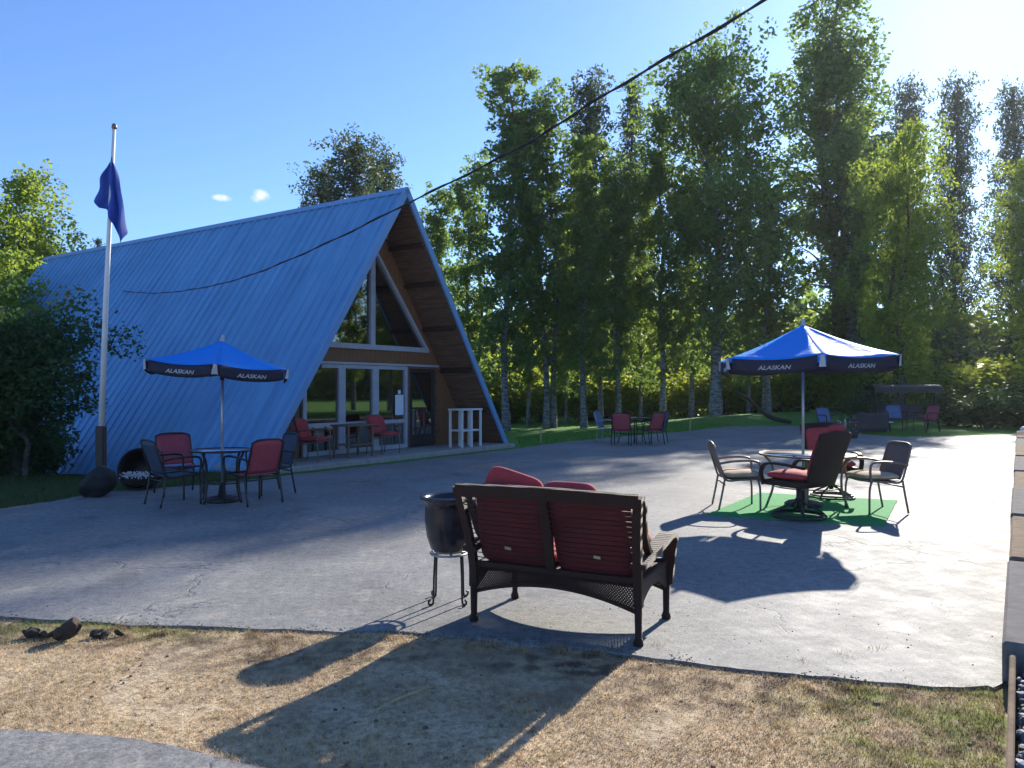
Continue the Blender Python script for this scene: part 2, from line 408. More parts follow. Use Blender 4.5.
        m = n * 2
        for i in range(n):
            for j in range(m): fs.append((i * m + j, i * m + (j + 1) % m, (i + 1) * m + (j + 1) % m, (i + 1) * m + j))
        return s.add(vs, fs, True)
    def grid(s, fn, nu, nv, smooth=True):
        vs = [fn(i / nu, j / nv) for i in range(nu + 1) for j in range(nv + 1)]
        fs = [(i * (nv + 1) + j, (i + 1) * (nv + 1) + j, (i + 1) * (nv + 1) + j + 1, i * (nv + 1) + j + 1) for i in range(nu) for j in range(nv)]
        return s.add(vs, fs, smooth)
    def ribbon(s, pts, wd, th, side=(1, 0, 0)):
        pts = [Vector(p) for p in pts]; m = len(pts); sd_ = Vector(side).normalized(); vs = []; fs = []
        ws = wd if hasattr(wd, '__len__') else [wd] * m
        for i, p in enumerate(pts):
            t = (pts[min(i + 1, m - 1)] - pts[max(i - 1, 0)]).normalized(); nn = sd_.cross(t).normalized()
            for a, b in ((-1, -1), (1, -1), (1, 1), (-1, 1)): vs.append(p + sd_ * a * ws[i] / 2 + nn * b * th / 2)
        for i in range(m - 1):
            for k in range(4): fs.append((i * 4 + k, i * 4 + (k + 1) % 4, (i + 1) * 4 + (k + 1) % 4, (i + 1) * 4 + k))
        fs.append((3, 2, 1, 0)); fs.append(tuple((m - 1) * 4 + k for k in range(4)))
        return s.add(vs, fs)
    def build(s, name, mat, parent=None, label=None, cat=None, group=None, kind=None):
        me = bpy.data.meshes.new(name); me.from_pydata(s.v, [], s.f); me.polygons.foreach_set('use_smooth', s.sm)
        me.materials.append(MATS[mat]); me.update()
        o = bpy.data.objects.new(name, me); COL.objects.link(o); o.parent = parent
        return tag(o, label, cat, group, kind)
def solid(o, th, off=0):
    md = o.modifiers.new('thickness', 'SOLIDIFY'); md.thickness = th; md.offset = off; return o
def curve_pts(ctrl, n=8):
    """Catmull-Rom through control points"""
    P = [Vector(c) for c in ctrl]; P = [P[0] * 2 - P[1]] + P + [P[-1] * 2 - P[-2]]; o = []
    for i in range(1, len(P) - 2):
        for k in range(n):
            t = k / n; a, b, c, d = P[i - 1:i + 3]
            o.append(.5 * ((2 * b) + (c - a) * t + (2 * a - 5 * b + 4 * c - d) * t * t + (3 * b - a - 3 * c + d) * t ** 3))
    o.append(P[-2]); return o
def face_rz(fx, fy): return math.atan2(-fx, fy)

# ------------------------------------------------------------------ house frame of reference
HA = Vector((.561, .828, 0)); HB = Vector((-.828, .561, 0)); HM = Vector((-2.46, 17.92, 0))   # along the front, along the ridge, middle of the front
def hp(s, t, z=0): return HM + HA * s + HB * t + Vector((0, 0, z))
H_HALF, H_TOP, H_LEN = 4.12, 6.2, 17.2
def sstep(a, b, x):
    x = max(0, min(1, (x - a) / (b - a))); return x * x * (3 - 2 * x)
def ground_z(x, y):
    q = Vector((x, y, 0)) - HM; s = q.dot(HA); t = q.dot(HB)
    z = -.018
    left = sstep(0.2, 9, t) * sstep(7.4, 4.6, -s) if s < 0 else sstep(.2, 9, t)
    z -= .75 * left
    if y > 30: z += .25 * sstep(30, 45, y) * (.6 + .4 * math.sin(x * .2))
    return z
# ------------------------------------------------------------------ ground
def axis(lo, hi, flo, fhi, st):
    a = list(np.arange(flo, fhi + 1e-6, st)); x = flo; d = st
    while x > lo: d *= 1.35; x -= d; a.insert(0, x)
    x = fhi; d = st
    while x < hi: d *= 1.35; x += d; a.append(x)
    return a
def build_ground():
    xs = axis(-700, 700, -22, 32, .4); ys = axis(-300, 1200, 1, 50, .4)
    mb = MB(); vs = []
    for x in xs:
        for y in ys: vs.append((x, y, ground_z(x, y) + .009 * noise.noise(Vector((x * 1.3, y * 1.3, 0)))))
    n = len(ys)
    fs = [(i * n + j, (i + 1) * n + j, (i + 1) * n + j + 1, i * n + j + 1) for i in range(len(xs) - 1) for j in range(n - 1)]
    mb.add(vs, fs, True); mb.build('ground', 'earth_and_grass', kind='structure')
build_ground()
def wobble(poly, amp, step=.15, seed=0):
    o = []
    for i in range(len(poly)):
        a = Vector(poly[i]); b = Vector(poly[(i + 1) % len(poly)]); n = max(1, int((b - a).length / step))
        nn = Vector((-(b - a).y, (b - a).x)).normalized()
        for k in range(n):
            p = a.lerp(b, k / n); w_ = amp * (noise.noise(Vector((p.x * 1.7, p.y * 1.7, seed))) + .5 * noise.noise(Vector((p.x * 6, p.y * 6, seed))))
            o.append(p + nn * w_)
    return o
def sheet(name, poly, z, mat, th=.05):
    mb = MB(); n = len(poly); vs = [(p[0], p[1], z) for p in poly] + [(p[0], p[1], z - th) for p in poly]
    fs = [tuple(range(n))] + [(i + n, (i + 1) % n + n, (i + 1) % n, i) for i in range(n)]
    mb.add(vs, fs); return mb.build(name, mat, kind='structure')
lot = [(-16, 5.5), (-6, 5.55), (-3.6, 5.42), (-2.09, 5.18), (-.73, 5.07), (.3, 4.84), (.77, 4.63), (1.7, 4.27), (2.62, 4.10), (2.75, 4.25),
       (16.4, 25.1), (17.8, 26.9), (12.7, 25.3), (11.6, 29.0), (12.3, 34), (10.2, 34), (6.6, 28.8), (2.8, 24.6), (1.2, 22.4), (.2, 20.6),
       (-4.1, 14.2), (-5.0, 12.9), (-6.2, 12.0), (-6.8, 10.2), (-9, 9.2), (-16, 7)]
sheet('lot', wobble(lot, .09, step=.07), 0.0, 'lot_asphalt', .05)
road = [(-9, 3.75), (-2.4, 3.66), (-1.85, 3.60), (-1.2, 3.34), (-.6, 3.16), (.6, 2.9), (.6, 1.2), (-9, 1.2)]
sheet('road', wobble(road, .04, seed=5), -.008, 'road_concrete', .05)

# ------------------------------------------------------------------ A-frame house
def build_house():
    rz = math.atan2(.828, .561)                 # local x = along the front, local y = along the ridge
    h = empty('a_frame_house', HM, rz, 'steep blue metal roofed A-frame house with a glazed brown timber front and open porch', 'house')
    W, T, L = H_HALF, H_TOP, H_LEN
    sl_ = math.hypot(W, T)
    def edge_z(t): return -.10 - .045 * t
    # corrugated left slope and right slope
    for sgn in (-1, 1):
        mb = MB(); pitch = .30; nrib = int(L / pitch)
        prof = []
        for k in range(nrib + 1):
            t = k * pitch
            for dt, hh in ((0, 0), (.19, 0), (.215, .032), (.255, .032), (.28, 0)): prof.append((t + dt, hh))
        prof = [q for q in prof if q[0] <= L]
        nx, nz = T / sl_ * sgn, W / sl_
        def P(t, v, hh):      # v = z of the point on the slope
            x = sgn * W * (1 - v / T); return (x + nx * hh, t, v + nz * hh)
        vs = []; fs = []
        for t, hh in prof:
            lo = edge_z(t) if sgn < 0 else -.05
            vs += [P(t, T + .02, hh), P(t, lo, hh), P(t, lo, -.05), P(t, T - .02, -.05)]
        for i in range(len(prof) - 1):
            a, b = i * 4, i * 4 + 4
            fs += [(a, b, b + 1, a + 1), (a + 1, b + 1, b + 2, a + 2), (a + 2, b + 2, b + 3, a + 3)]
        fs += [(0, 1, 2, 3), tuple(len(vs) - 4 + k for k in (3, 2, 1, 0))]
        mb.add(vs, fs)
        rf = mb.build('roof', 'roof_metal', h)
        # boards under the metal, seen from the porch
        sf = MB(); npl = 26
        for k in range(npl):
            z0, z1 = .0 + (T - .25) * k / npl, .0 + (T - .25) * (k + 1) / npl - .012
            def Q(z, o, t): return (sgn * W * (1 - z / T) - nx * o, t, z - nz * o)
            vs = [Q(z0, .055, .03), Q(z1, .055, .03), Q(z1, .055, 3), Q(z0, .055, 3), Q(z0, .085, .03), Q(z1, .085, .03), Q(z1, .085, 3), Q(z0, .085, 3)]
            sf.add(vs, [(4, 5, 6, 7), (0, 3, 2, 1), (0, 1, 5, 4), (3, 7, 6, 2), (1, 2, 6, 5), (0, 4, 7, 3)])
        sf.build('soffit', 'soffit_wood', h)
        # purlins
        for z in (1.1, 2.15, 3.2, 4.25, 5.1):
            pm = MB(); o = .15
            x = sgn * W * (1 - z / T) - nx * o; pm.bar((x, .05, z - nz * o), (x, 1.05, z - nz * o), .09, .14, up=(nx, 0, nz))
            pm.build('purlin', 'beam_wood', h)
        # rake trim
        fm = MB(); d = Vector((sgn * W, 0, -T)).normalized()
        a = Vector((0, -.03, T + .03)); b = a + d * (sl_ + .12); off = Vector((nx, 0, nz)) * -.03
        fm.bar(a + off, b + off, .03, .15, up=(0, 1, 0)) if False else fm.box((a + b) / 2 + off, (.15, .05, (b - a).length), Matrix((Vector((nx, 0, nz)), Vector((0, 1, 0)), -d)).transposed())
        fm.build('rake_trim', 'roof_trim', h)
    rc = MB(); rc.add([(-.09, -.06, T - .075), (0, -.06, T + .06), (.09, -.06, T - .075), (-.09, L, T - .075), (0, L, T + .06), (.09, L, T - .075),
                       (-.07, -.06, T - .08), (0, -.06, T + .03), (.07, -.06, T - .08), (-.07, L, T - .08), (0, L, T + .03), (.07, L, T - .08)],
                      [(0, 1, 4, 3), (1, 2, 5, 4), (6, 9, 10, 7), (7, 10, 11, 8), (0, 6, 7, 1), (1, 7, 8, 2), (3, 4, 10, 9), (4, 5, 11, 10)])
    rc.build('ridge_cap', 'roof_trim', h)
    # foundation and dark shell
    fd = MB(); fd.box((-W + .5, L / 2 + .8, -.5), (.25, L - 2, 1.0)); fd.box((W - .5, L / 2 + .8, -.4), (.25, L - 2, .8)); fd.build('foundation', 'concrete', h)
    # back wall
    bw = MB(); bw.add([(-W + .1, L - .3, -.8), (W - .1, L - .3, -.8), (0, L - .3, T - .2), (-W + .1, L - .2, -.8), (W - .1, L - .2, -.8), (0, L - .2, T - .2)],
                      [(0, 1, 2), (3, 5, 4), (0, 2, 5, 3), (1, 4, 5, 2), (0, 3, 4, 1)]); bw.build('rear_wall', 'siding_wood', h)
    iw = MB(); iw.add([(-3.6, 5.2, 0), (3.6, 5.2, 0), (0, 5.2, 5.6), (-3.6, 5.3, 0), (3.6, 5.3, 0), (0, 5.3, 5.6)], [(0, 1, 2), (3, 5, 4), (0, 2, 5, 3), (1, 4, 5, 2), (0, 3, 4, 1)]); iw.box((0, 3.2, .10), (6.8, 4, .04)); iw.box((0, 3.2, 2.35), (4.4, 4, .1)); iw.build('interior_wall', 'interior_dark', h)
    # porch floor slab
    pf = MB(); pf.box((.0, .55, .0), (8.2, 1.7, .17), bev=.015); pf.build('porch_floor', 'concrete', h)
    FY = 1.10
    # facade wall: panels around the openings
    wl = MB()
    def halfw(z): return W * (1 - z / T) - .12
    def wall_strip(z0, z1, x0=None, x1=None, y=FY + .06, th=.1):
        n = max(1, int((z1 - z0) / .25))
        for i in range(n):
            a, b = z0 + (z1 - z0) * i / n, z0 + (z1 - z0) * (i + 1) / n
            xa0 = -halfw(a) if x0 is None else max(x0, -halfw(a)); xb0 = -halfw(b) if x0 is None else max(x0, -halfw(b))
            xa1 = halfw(a) if x1 is None else min(x1, halfw(a)); xb1 = halfw(b) if x1 is None else min(x1, halfw(b))
            vs = [(xa0, y - th / 2, a), (xa1, y - th / 2, a), (xb1, y - th / 2, b), (xb0, y - th / 2, b), (xa0, y + th / 2, a), (xa1, y + th / 2, a), (xb1, y + th / 2, b), (xb0, y + th / 2, b)]
            wl.add(vs, [(0, 1, 2, 3), (5, 4, 7, 6), (0, 4, 5, 1), (1, 5, 6, 2), (3, 2, 6, 7), (0, 3, 7, 4)])
    wall_strip(.09, 2.16, None, -2.17); wall_strip(.09, 2.16, 2.41, None)
    wall_strip(2.16, 2.52)
    # triangle surround: narrow slanting strips beside the gable glazing and a cap above
    for sgn in (-1, 1):
        a0, a1 = halfw(2.52), 2.06; b1 = .12; tz = 4.98
        vs = [(sgn * a1, FY + .01, 2.52), (sgn * a0, FY + .01, 2.52), (sgn * halfw(tz), FY + .01, tz), (sgn * .03, FY + .01, tz),
              (sgn * a1, FY + .11, 2.52), (sgn * a0, FY + .11, 2.52), (sgn * halfw(tz), FY + .11, tz), (sgn * .03, FY + .11, tz)]
        fs = [(0, 1, 2, 3), (5, 4, 7, 6), (0, 4, 5, 1), (1, 5, 6, 2), (0, 3, 7, 4)]
        if sgn < 0: fs = [f[::-1] for f in fs]
        wl.add(vs, fs)
    vs = [(-halfw(4.98), FY + .01, 4.98), (halfw(4.98), FY + .01, 4.98), (0, FY + .01, T - .3)]; vs += [(x, FY + .11, z) for x, y, z in vs]
    wl.add(vs, [(0, 1, 2), (3, 5, 4), (0, 3, 4, 1), (1, 4, 5, 2), (0, 2, 5, 3)])
    wl.build('front_wall', 'siding_wood', h)
    # gable window
    gw = MB(); fw = .10; y = FY - .02
    gw.box((0, y, 2.58), (4.1, .08, .12)); gw.box((0, y, 3.76), (.15, .085, 2.25))
    for sgn in (-1, 1):
        a = Vector((sgn * 2.04, y, 2.53)); b = Vector((sgn * .02, y, 4.98)); gw.bar(a, b, .075, .11, up=(0, 1, 0))
    g = gw.build('gable_window', 'off_white_trim', h)
    for sgn in (-1, 1):
        pm = MB(); vs = [(sgn * .075, y + .03, 2.64), (sgn * 1.93, y + .03, 2.64), (sgn * .075, y + .03, 4.86)]
        vs += [(a, b + .012, c) for a, b, c in vs]; fs = [(0, 1, 2), (3, 5, 4), (0, 3, 4, 1), (1, 4, 5, 2), (0, 2, 5, 3)]
        pm.add(vs, fs if sgn > 0 else [f[::-1] for f in fs]); pm.build('pane', 'window_glass', g)
    # lower windows
    xs = [-2.13, -.99, .10, 1.23]
    for i in range(3):
        a, b = xs[i], xs[i + 1]; m = MB()
        m.box((a + .05, y, 1.12), (.10, .08, 2.04)); m.box((b - .05, y + .0, 1.12), (.098, .08, 2.04))
        m.box(((a + b) / 2, y, 2.10), (b - a - .2, .08, .09)); m.box(((a + b) / 2, y, .78), (b - a - .2, .09, .08)); m.box(((a + b) / 2, y, .15), (b - a - .2, .08, .1))
        f = m.build('window', 'off_white_trim', h)
        for z0, z1 in ((.20, .74), (.82, 2.055)):
            p = MB(); p.box(((a + b) / 2, y + .025, (z0 + z1) / 2), (b - a - .2, .012, z1 - z0)); p.build('pane', 'window_glass', f)
    hd = MB(); hd.box((.13, y - .05, 2.175), (4.6, .05, .05)); hd.build('window_head', 'off_white_trim', h)
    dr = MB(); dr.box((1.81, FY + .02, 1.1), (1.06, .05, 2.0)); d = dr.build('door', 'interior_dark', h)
    fr = MB(); fr.box((1.26, y - .01, 1.12), (.055, .09, 2.03)); fr.box((2.37, y, 1.12), (.05, .09, 2.03)); fr.box((1.81, y, 2.12), (1.04, .09, .05)); fr.build('door_frame', 'soffit_wood', d)
    dp = MB(); dp.box((1.81, FY - .02, 1.2), (.74, .012, 1.6)); dp.build('pane', 'window_glass', d)
    hn = MB(); hn.tube([(1.38, FY - .05, 1.05), (1.38, FY - .09, 1.05), (1.48, FY - .09, 1.05)], .012); hn.build('handle', 'pale_metal', d)
    # paper notice on the third window
    n = MB(); n.box((.93, y - .03, 1.18), (.30, .006, .50)); n.box((.93, y - .031, 1.50), (.09, .006, .10)); n.build('notice', 'paper', None)
    o = n; nn = COL.objects[-1]
    nn.location = HM; nn.rotation_euler = (0, 0, rz)
    tag(nn, 'white paper notice hung inside the window frame beside the dark door', 'notice')
    # shed-like prop: silver pole leaning on the front edge
    return h
build_house()

# ------------------------------------------------------------------ furniture
def sling_chair(name, label, group, loc, fx, fy, fabric, frame, arms=True, cushion=None, pad=None, sc=1.0, cat='chair', wd=.56):
    r = empty(name, loc, face_rz(fx, fy), label, cat, group); r.scale = (sc,) * 3
    hw = wd / 2
    for sx in (-1, 1):
        m = MB(); m.tube(curve_pts([(sx * hw, .24, 0), (sx * hw, .235, .30), (sx * hw, .20, .43)], 4), .014); m.build('leg', frame, r)
        m = MB(); m.tube(curve_pts([(sx * hw, -.30, 0), (sx * hw, -.25, .25), (sx * hw, -.22, .42)], 4), .014); m.build('leg', frame, r)
        if arms:
            m = MB(); m.tube(curve_pts([(sx * hw, .22, .40), (sx * (hw + .02), .235, .60), (sx * (hw + .02), .16, .66), (sx * (hw + .02), -.1, .655), (sx * hw, -.29, .62)], 5), .016); m.build('armrest', frame, r)
    m = MB()
    for sx in (-1, 1):
        m.tube(curve_pts([(sx * (hw - .02), .24, .42), (sx * (hw - .02), 0, .405), (sx * (hw - .02), -.20, .40), (sx * (hw - .02), -.27, .55), (sx * (hw - .03), -.36, .86)], 6), .014)
    m.tube(curve_pts([(-hw + .03, -.36, .86), (-hw * .5, -.375, .895), (hw * .5, -.375, .895), (hw - .03, -.36, .86)], 5), .014)
    m.tube([(-hw + .02, .24, .42), (hw - .02, .24, .42)], .014); m.tube([(-hw, -.22, .34), (hw, -.22, .34)], .01)
    m.build('frame', frame, r)
    q = hw - .03
    m = MB(); m.grid(lambda u, v: ((2 * u - 1) * q, .235 - .43 * v, .418 - .02 * math.sin(PI * v) - .018 * math.sin(PI * u)), 6, 8); solid(m.build('seat', fabric, r), .008)
    m = MB()
    def bk(u, v):
        y = -.205 - .155 * v ** .9; return ((2 * u - 1) * q, y - .02 * math.sin(PI * u), .43 + .44 * v + (.02 * math.sin(PI * u) if v > .99 else 0))
    m.grid(bk, 6, 8); solid(m.build('backrest', fabric, r), .008)
    if cushion:
        m = MB(); m.cushion((0, .03, .465), (wd - .03, .50, .11), wob=.012); m.build('cushion', cushion, r)
    if pad:
        m = MB(); m.upright((0, -.25, .67), (wd - .06, .12, .46), Matrix.Rotation(R(18), 3, 'X'), e=.4, wob=.012); m.build('back_cushion', pad, r)
    return r
def round_table(name, label, loc, rad, h, frame, glassm, nleg=4, group=None, rz=.4, hub=True):
    r = empty(name, loc, rz, label, 'table', group)
    m = MB(); m.lathe([(rad - .02, h - .012), (rad, h - .012), (rad + .012, h), (rad, h + .014), (rad - .02, h + .014), (rad - .02, h - .012)], 40, close=False); m.build('rim', frame, r)
    m = MB(); m.lathe([(.0201, h - .004), (rad - .018, h - .004), (rad - .018, h + .006), (.0201, h + .006)], 40, close=False); m.build('tabletop', glassm, r)
    for k in range(nleg):
        a = 2 * PI * k / nleg + PI / 4; c, s_ = math.cos(a), math.sin(a)
        m = MB(); m.tube(curve_pts([(c * rad * .82, s_ * rad * .82, 0), (c * rad * .70, s_ * rad * .70, h * .35), (c * rad * .72, s_ * rad * .72, h * .75), (c * rad * .90, s_ * rad * .90, h - .015)], 5), .016); m.build('leg', frame, r)
    m = MB()
    m.tube([(rad * .70 * math.cos(2 * PI * k / 24), rad * .70 * math.sin(2 * PI * k / 24), h * .38) for k in range(25)], .009, 6); m.build('brace', frame, r)
    return r
def umbrella(name, label, loc, rad, z_edge, z_top, phase, tilt=(0, 0), val=.16):
    r = empty(name, loc, 0, label, 'umbrella', 'blue market umbrellas over the patio tables')
    m = MB(); m.tube([(0, 0, .03), (0, 0, z_top - .03)], .019, 12); m.build('pole', 'pale_metal', r)
    m = MB(); m.lathe([(.24, .0), (.245, .03), (.20, .06), (.06, .09), (.035, .26), (.025, .27)], 28); m.build('base', 'dark_metal', r)
    top = Vector((0, 0, z_top)); tx = Matrix.Rotation(R(tilt[0]), 3, 'X') @ Matrix.Rotation(R(tilt[1]), 3, 'Y')
    piv = Vector((0, 0, z_top))
    def TF(p): return tx @ (Vector(p) - piv) + piv
    m = MB(); m.lathe([(.03, z_top - .02), (.035, z_top + .015), (.02, z_top + .03), (.028, z_top + .06), (.012, z_top + .085), (.002, z_top + .09)], 14)
    m.v = [tuple(TF(v)) for v in m.v]; m.build('finial', 'off_white_trim', r)
    cor = [Vector((rad * math.sin(phase + k * PI / 3), -rad * math.cos(phase + k * PI / 3), z_edge)) for k in range(6)]
    # canopy: six gores, sagging a little between ribs
    m = MB()
    for k in range(6):
        a, b = cor[k], cor[(k + 1) % 6]
        def fn(u, v, a=a, b=b):
            p = top.lerp(a.lerp(b, u), max(v, .001)); e = 4 * u * (1 - u)
            p = p + Vector((0, 0, -.045 * e * v)) + Vector((0, 0, -.035 * math.sin(PI * v)))
            out_ = (a.lerp(b, u) - top); out_.z = 0
            return TF(p - out_ * .035 * e * v)
        m.grid(fn, 8, 10)
    cn = solid(m.build('canopy', 'canopy_cloth', r), .004)
    for k in range(6):
        a, b = cor[k], cor[(k + 1) % 6]; out_ = ((a + b) / 2); out_.z = 0; on = out_.normalized(); out_ = a.lerp(b, .5) - top; out_.z = 0
        def edge(u, a=a, b=b):
            e = 4 * u * (1 - u); o2 = a.lerp(b, u) - top; o2.z = 0
            return a.lerp(b, u) - o2 * .035 * e + Vector((0, 0, -.045 * e))
        m = MB()
        def vf(u, v, edge=edge):
            uu = .045 + .91 * u
            drop = val * v * (1 - .12 * (2 * u - 1) ** 8)
            return TF(edge(uu) + on * (.006 + .012 * v * math.sin(uu * 14)) + Vector((0, 0, .006 - drop)))
        m.grid(vf, 18, 3); solid(m.build('valance', 'valance_navy', r), .003)
        va = m
        # lettering on the valance
        cu = bpy.data.curves.new('lettering', 'FONT'); cu.body = 'ALASKAN'; cu.size = .115; cu.align_x = 'CENTER'; cu.align_y = 'CENTER'; cu.extrude = .001; cu.shear = .25; cu.offset = .0022
        to = bpy.data.objects.new('tmp', cu); me = bpy.data.meshes.new_from_object(to); bpy.data.objects.remove(to)
        me.materials.clear(); me.materials.append(MATS['off_white_trim']); me.name = 'lettering'
        lo = bpy.data.objects.new('lettering', me); COL.objects.link(lo); lo.parent = r
        xd = (b - a).normalized(); zd = Vector((0, 0, 1)); nrm = xd.cross(zd)     # text faces along nrm
        if nrm.dot(on) < 0: xd = -xd; nrm = -nrm
        c = edge(.5) + on * .026 + Vector((0, 0, -val * .52))
        for vtx in me.vertices:
            q = c + xd * vtx.co.x * .82 + zd * vtx.co.y * .62 + nrm * vtx.co.z
            vtx.co = TF(q)
        # pale corner pocket
        m = MB(); cc = cor[k]; oo = Vector((cc.x, cc.y, 0)).normalized(); sd2 = Vector((-oo.y, oo.x, 0))
        vs = [cc + oo * .012 + sd2 * .02 + Vector((0, 0, .0)), cc + oo * .012 - sd2 * .02, cc + oo * .0 - sd2 * .042 + Vector((0, 0, -val * .8)), cc + sd2 * .042 + Vector((0, 0, -val * .8))]
        m.add([TF(v) for v in vs], [(0, 1, 2, 3)]); solid(m.build('corner_pocket', 'off_white_trim', r), .006)
        m = MB(); m.tube([TF(top.lerp(cor[k], f) + Vector((0, 0, -.022 - .035 * math.sin(PI * f)))) for f in (.03, .2, .4, .6, .8, .98)], .006, 6); rb = m.build('rib', 'pale_metal', r)
        m = MB(); mid = top.lerp(cor[k], .52) + Vector((0, 0, -.03)); m.tube([Vector((0, 0, z_top - .52)), TF(mid)], .006, 6); m.build('strut', 'pale_metal', rb)
    m = MB(); m.lathe([(.03, z_top - .56), (.032, z_top - .48), (.022, z_top - .47)], 12); m.build('hub', 'dark_metal', r)
    return r

# loveseat -------------------------------------------------------------------
def loveseat():
    r = empty('wicker_loveseat', (.262, 5.07, 0), R(-26.5), 'dark brown wicker loveseat with dark red cushions seen from behind on the near asphalt', 'loveseat')
    X = .585; DF = .64
    for sx in (-1, 1):
        m = MB(); m.tube([(sx * X, 0, 0), (sx * X, 0, .02), (sx * X, 0, .05), (sx * X, .0, .26)], [.030, .034, .022, .027], 10)
        m.build('leg', 'wicker', r)
        m = MB(); m.tube([(sx * X, DF, 0), (sx * X, DF, .02), (sx * X, DF, .05), (sx * X, DF + .01, .26)], [.030, .034, .022, .027], 10)
        m.build('leg', 'wicker', r)
        # rear post, wide and flat, leaning back and flaring
        m = MB(); m.ribbon(curve_pts([(sx * X, 0, .24), (sx * (X + .0), -.01, .42), (sx * (X + .015), -.08, .68), (sx * (X + .045), -.155, .94)], 6), .055, .04, side=(1, 0, 0)); m.build('rear_post', 'wicker', r)
        # wing: sweeps down from the top rail to the arm
        m = MB(); m.ribbon(curve_pts([(sx * (X + .03), -.15, .92), (sx * (X + .035), -.06, .925), (sx * (X + .03), .00, .86), (sx * (X + .02), .04, .72), (sx * (X + .02), .12, .58), (sx * (X + .02), .22, .52)], 7), .045, .03, side=(1, 0, 0)); m.build('wing', 'wicker', r)
        # arm: rises forward and rolls over into the front leg
        m = MB(); m.ribbon(curve_pts([(sx * (X + .01), -.05, .50), (sx * (X + .015), .15, .53), (sx * (X + .02), .40, .565), (sx * (X + .02), .60, .59), (sx * (X + .02), .695, .55), (sx * (X + .01), .69, .42), (sx * X, .645, .24)], 7),
                          [.10] * 30 + [.085] * 13, .035, side=(1, 0, 0)); m.build('armrest', 'wicker', r)
        # side panel with arched bottom
        m = MB()
        def sp(u, v, sx=sx):
            y = u * DF; lo = .20 + .12 * math.sin(PI * u) ** .8; return (sx * X, y, lo + (.40 - lo) * v)
        m.grid(sp, 14, 4); solid(m.build('side_panel', 'wicker', r), .02)
    # top rail, slightly bowed
    m = MB(); m.ribbon(curve_pts([(-X - .05, -.155, .915), (-X * .5, -.175, .925), (0, -.18, .93), (X * .5, -.175, .925), (X + .05, -.155, .915)], 6), .085, .032, side=(0, -.22, .97)); m.build('top_rail', 'wicker', r)
    # rear and front aprons with arches; the rear one is open lattice
    for y, nm in ((0, 'rear_apron'), (DF, 'front_apron')):
        m = MB()
        def lo(x): return .20 + .10 * (1 - (x / X) ** 2)
        m.ribbon([(x, y, lo(x)) for x in np.linspace(-X, X, 25)], .02, .022, side=(0, 1, 0))
        m.ribbon([(x, y, .40) for x in np.linspace(-X, X, 5)], .03, .035, side=(0, 1, 0))
        n = 64
        for k in range(-6, n):
            for dr in (-1, 1):
                x0 = -X + 2 * X * k / n if dr > 0 else X - 2 * X * k / n
                x1 = x0 + dr * .14
                x0c, x1c = max(-X, min(X, x0)), max(-X, min(X, x1))
                if abs(x1c - x0c) < .03: continue
                z0 = lo(x0c) + .0; z1 = .40
                f0 = (x0c - x0) / (x1 - x0); f1 = (x1c - x0) / (x1 - x0)
                m.tube([(x0c, y + dr * .004, z0 + (z1 - z0) * f0), (x1c, y + dr * .004, z0 + (z1 - z0) * f1)], .005, 4, False)
        m.build(nm, 'wicker', r)
    # seat deck
    m = MB(); m.box((0, DF / 2, .375), (2 * X - .03, DF - .03, .04)); m.build('seat_deck', 'wicker', r)
    # back: middle post and thin horizontal strands
    m = MB(); m.ribbon([(0, -.01, .40), (0, -.08, .66), (0, -.175, .92)], .06, .02, side=(1, 0, 0))
    for k in range(14):
        f = (k + .5) / 14; z = .43 + .47 * f; y = -.012 - .155 * f ** 1.3
        m.tube([(-X, y, z), (-X * .4, y - .014, z), (X * .4, y - .014, z), (X, y, z)], .0036, 5)
    m.build('back_frame', 'wicker', r)
    for sx, tilt, dz in ((-1, -5, .0), (1, 1.5, -.008)):
        m = MB(); M = Matrix.Rotation(R(17), 3, 'X') @ Matrix.Rotation(R(tilt), 3, 'Y')
        M = Matrix.Rotation(R(17 ), 3, 'X') @ Matrix.Rotation(R(-tilt), 3, 'Y')
        m.upright((sx * .28, .02, .665 + dz), (.555, .15, .60), M, e=.3, n=24, wob=.012); cu = m.build('back_cushion', 'shaded_red_fabric', r)
        g = MB(); g.box((sx * .275 + (.05 if sx > 0 else -.03), -.036, .53), (.045, .004, .02), Matrix.Rotation(R(17), 3, 'X') @ Matrix.Rotation(R(6), 3, 'Y')); g.build('tag', 'tan_fabric', cu)
        m = MB(); m.cushion((sx * .275, DF / 2 + .05, .45), (.53, .56, .13), e=.3, wob=.015); m.build('seat_cushion', 'red_fabric', r)
    return r
loveseat()
def world_from(loc, rz, p):
    return Matrix.Rotation(rz, 3, 'Z') @ Vector(p) + Vector(loc)
LS = ((.262, 5.07, 0), R(-26.5))
m = MB(); m.upright((0, 0, 0), (.42, .13, .42), Matrix.Rotation(R(20), 3, 'X') @ Matrix.Rotation(R(20), 3, 'Y'), e=.45, wob=.01)
o = m.build('throw_pillow', 'red_fabric', None, 'red throw pillow poking up above the left end of the wicker loveseat back', 'pillow', 'throw pillows on the loveseat')
o.location = world_from(*LS, (-.36, .13, .84)); o.rotation_euler = (0, 0, LS[1] + .15)
m = MB(); m.upright((0, 0, 0), (.40, .13, .36), Matrix.Rotation(R(25), 3, 'X'), e=.45, wob=.01)
o = m.build('throw_pillow', 'red_fabric', None, 'red throw pillow just showing above the middle of the wicker loveseat back', 'pillow', 'throw pillows on the loveseat')
o.location = world_from(*LS, (.10, .11, .82)); o.rotation_euler = (0, 0, LS[1] - .05)
m = MB(); m.upright((0, 0, 0), (.34, .12, .32), Matrix.Rotation(R(28), 3, 'X'), e=.45, wob=.01)
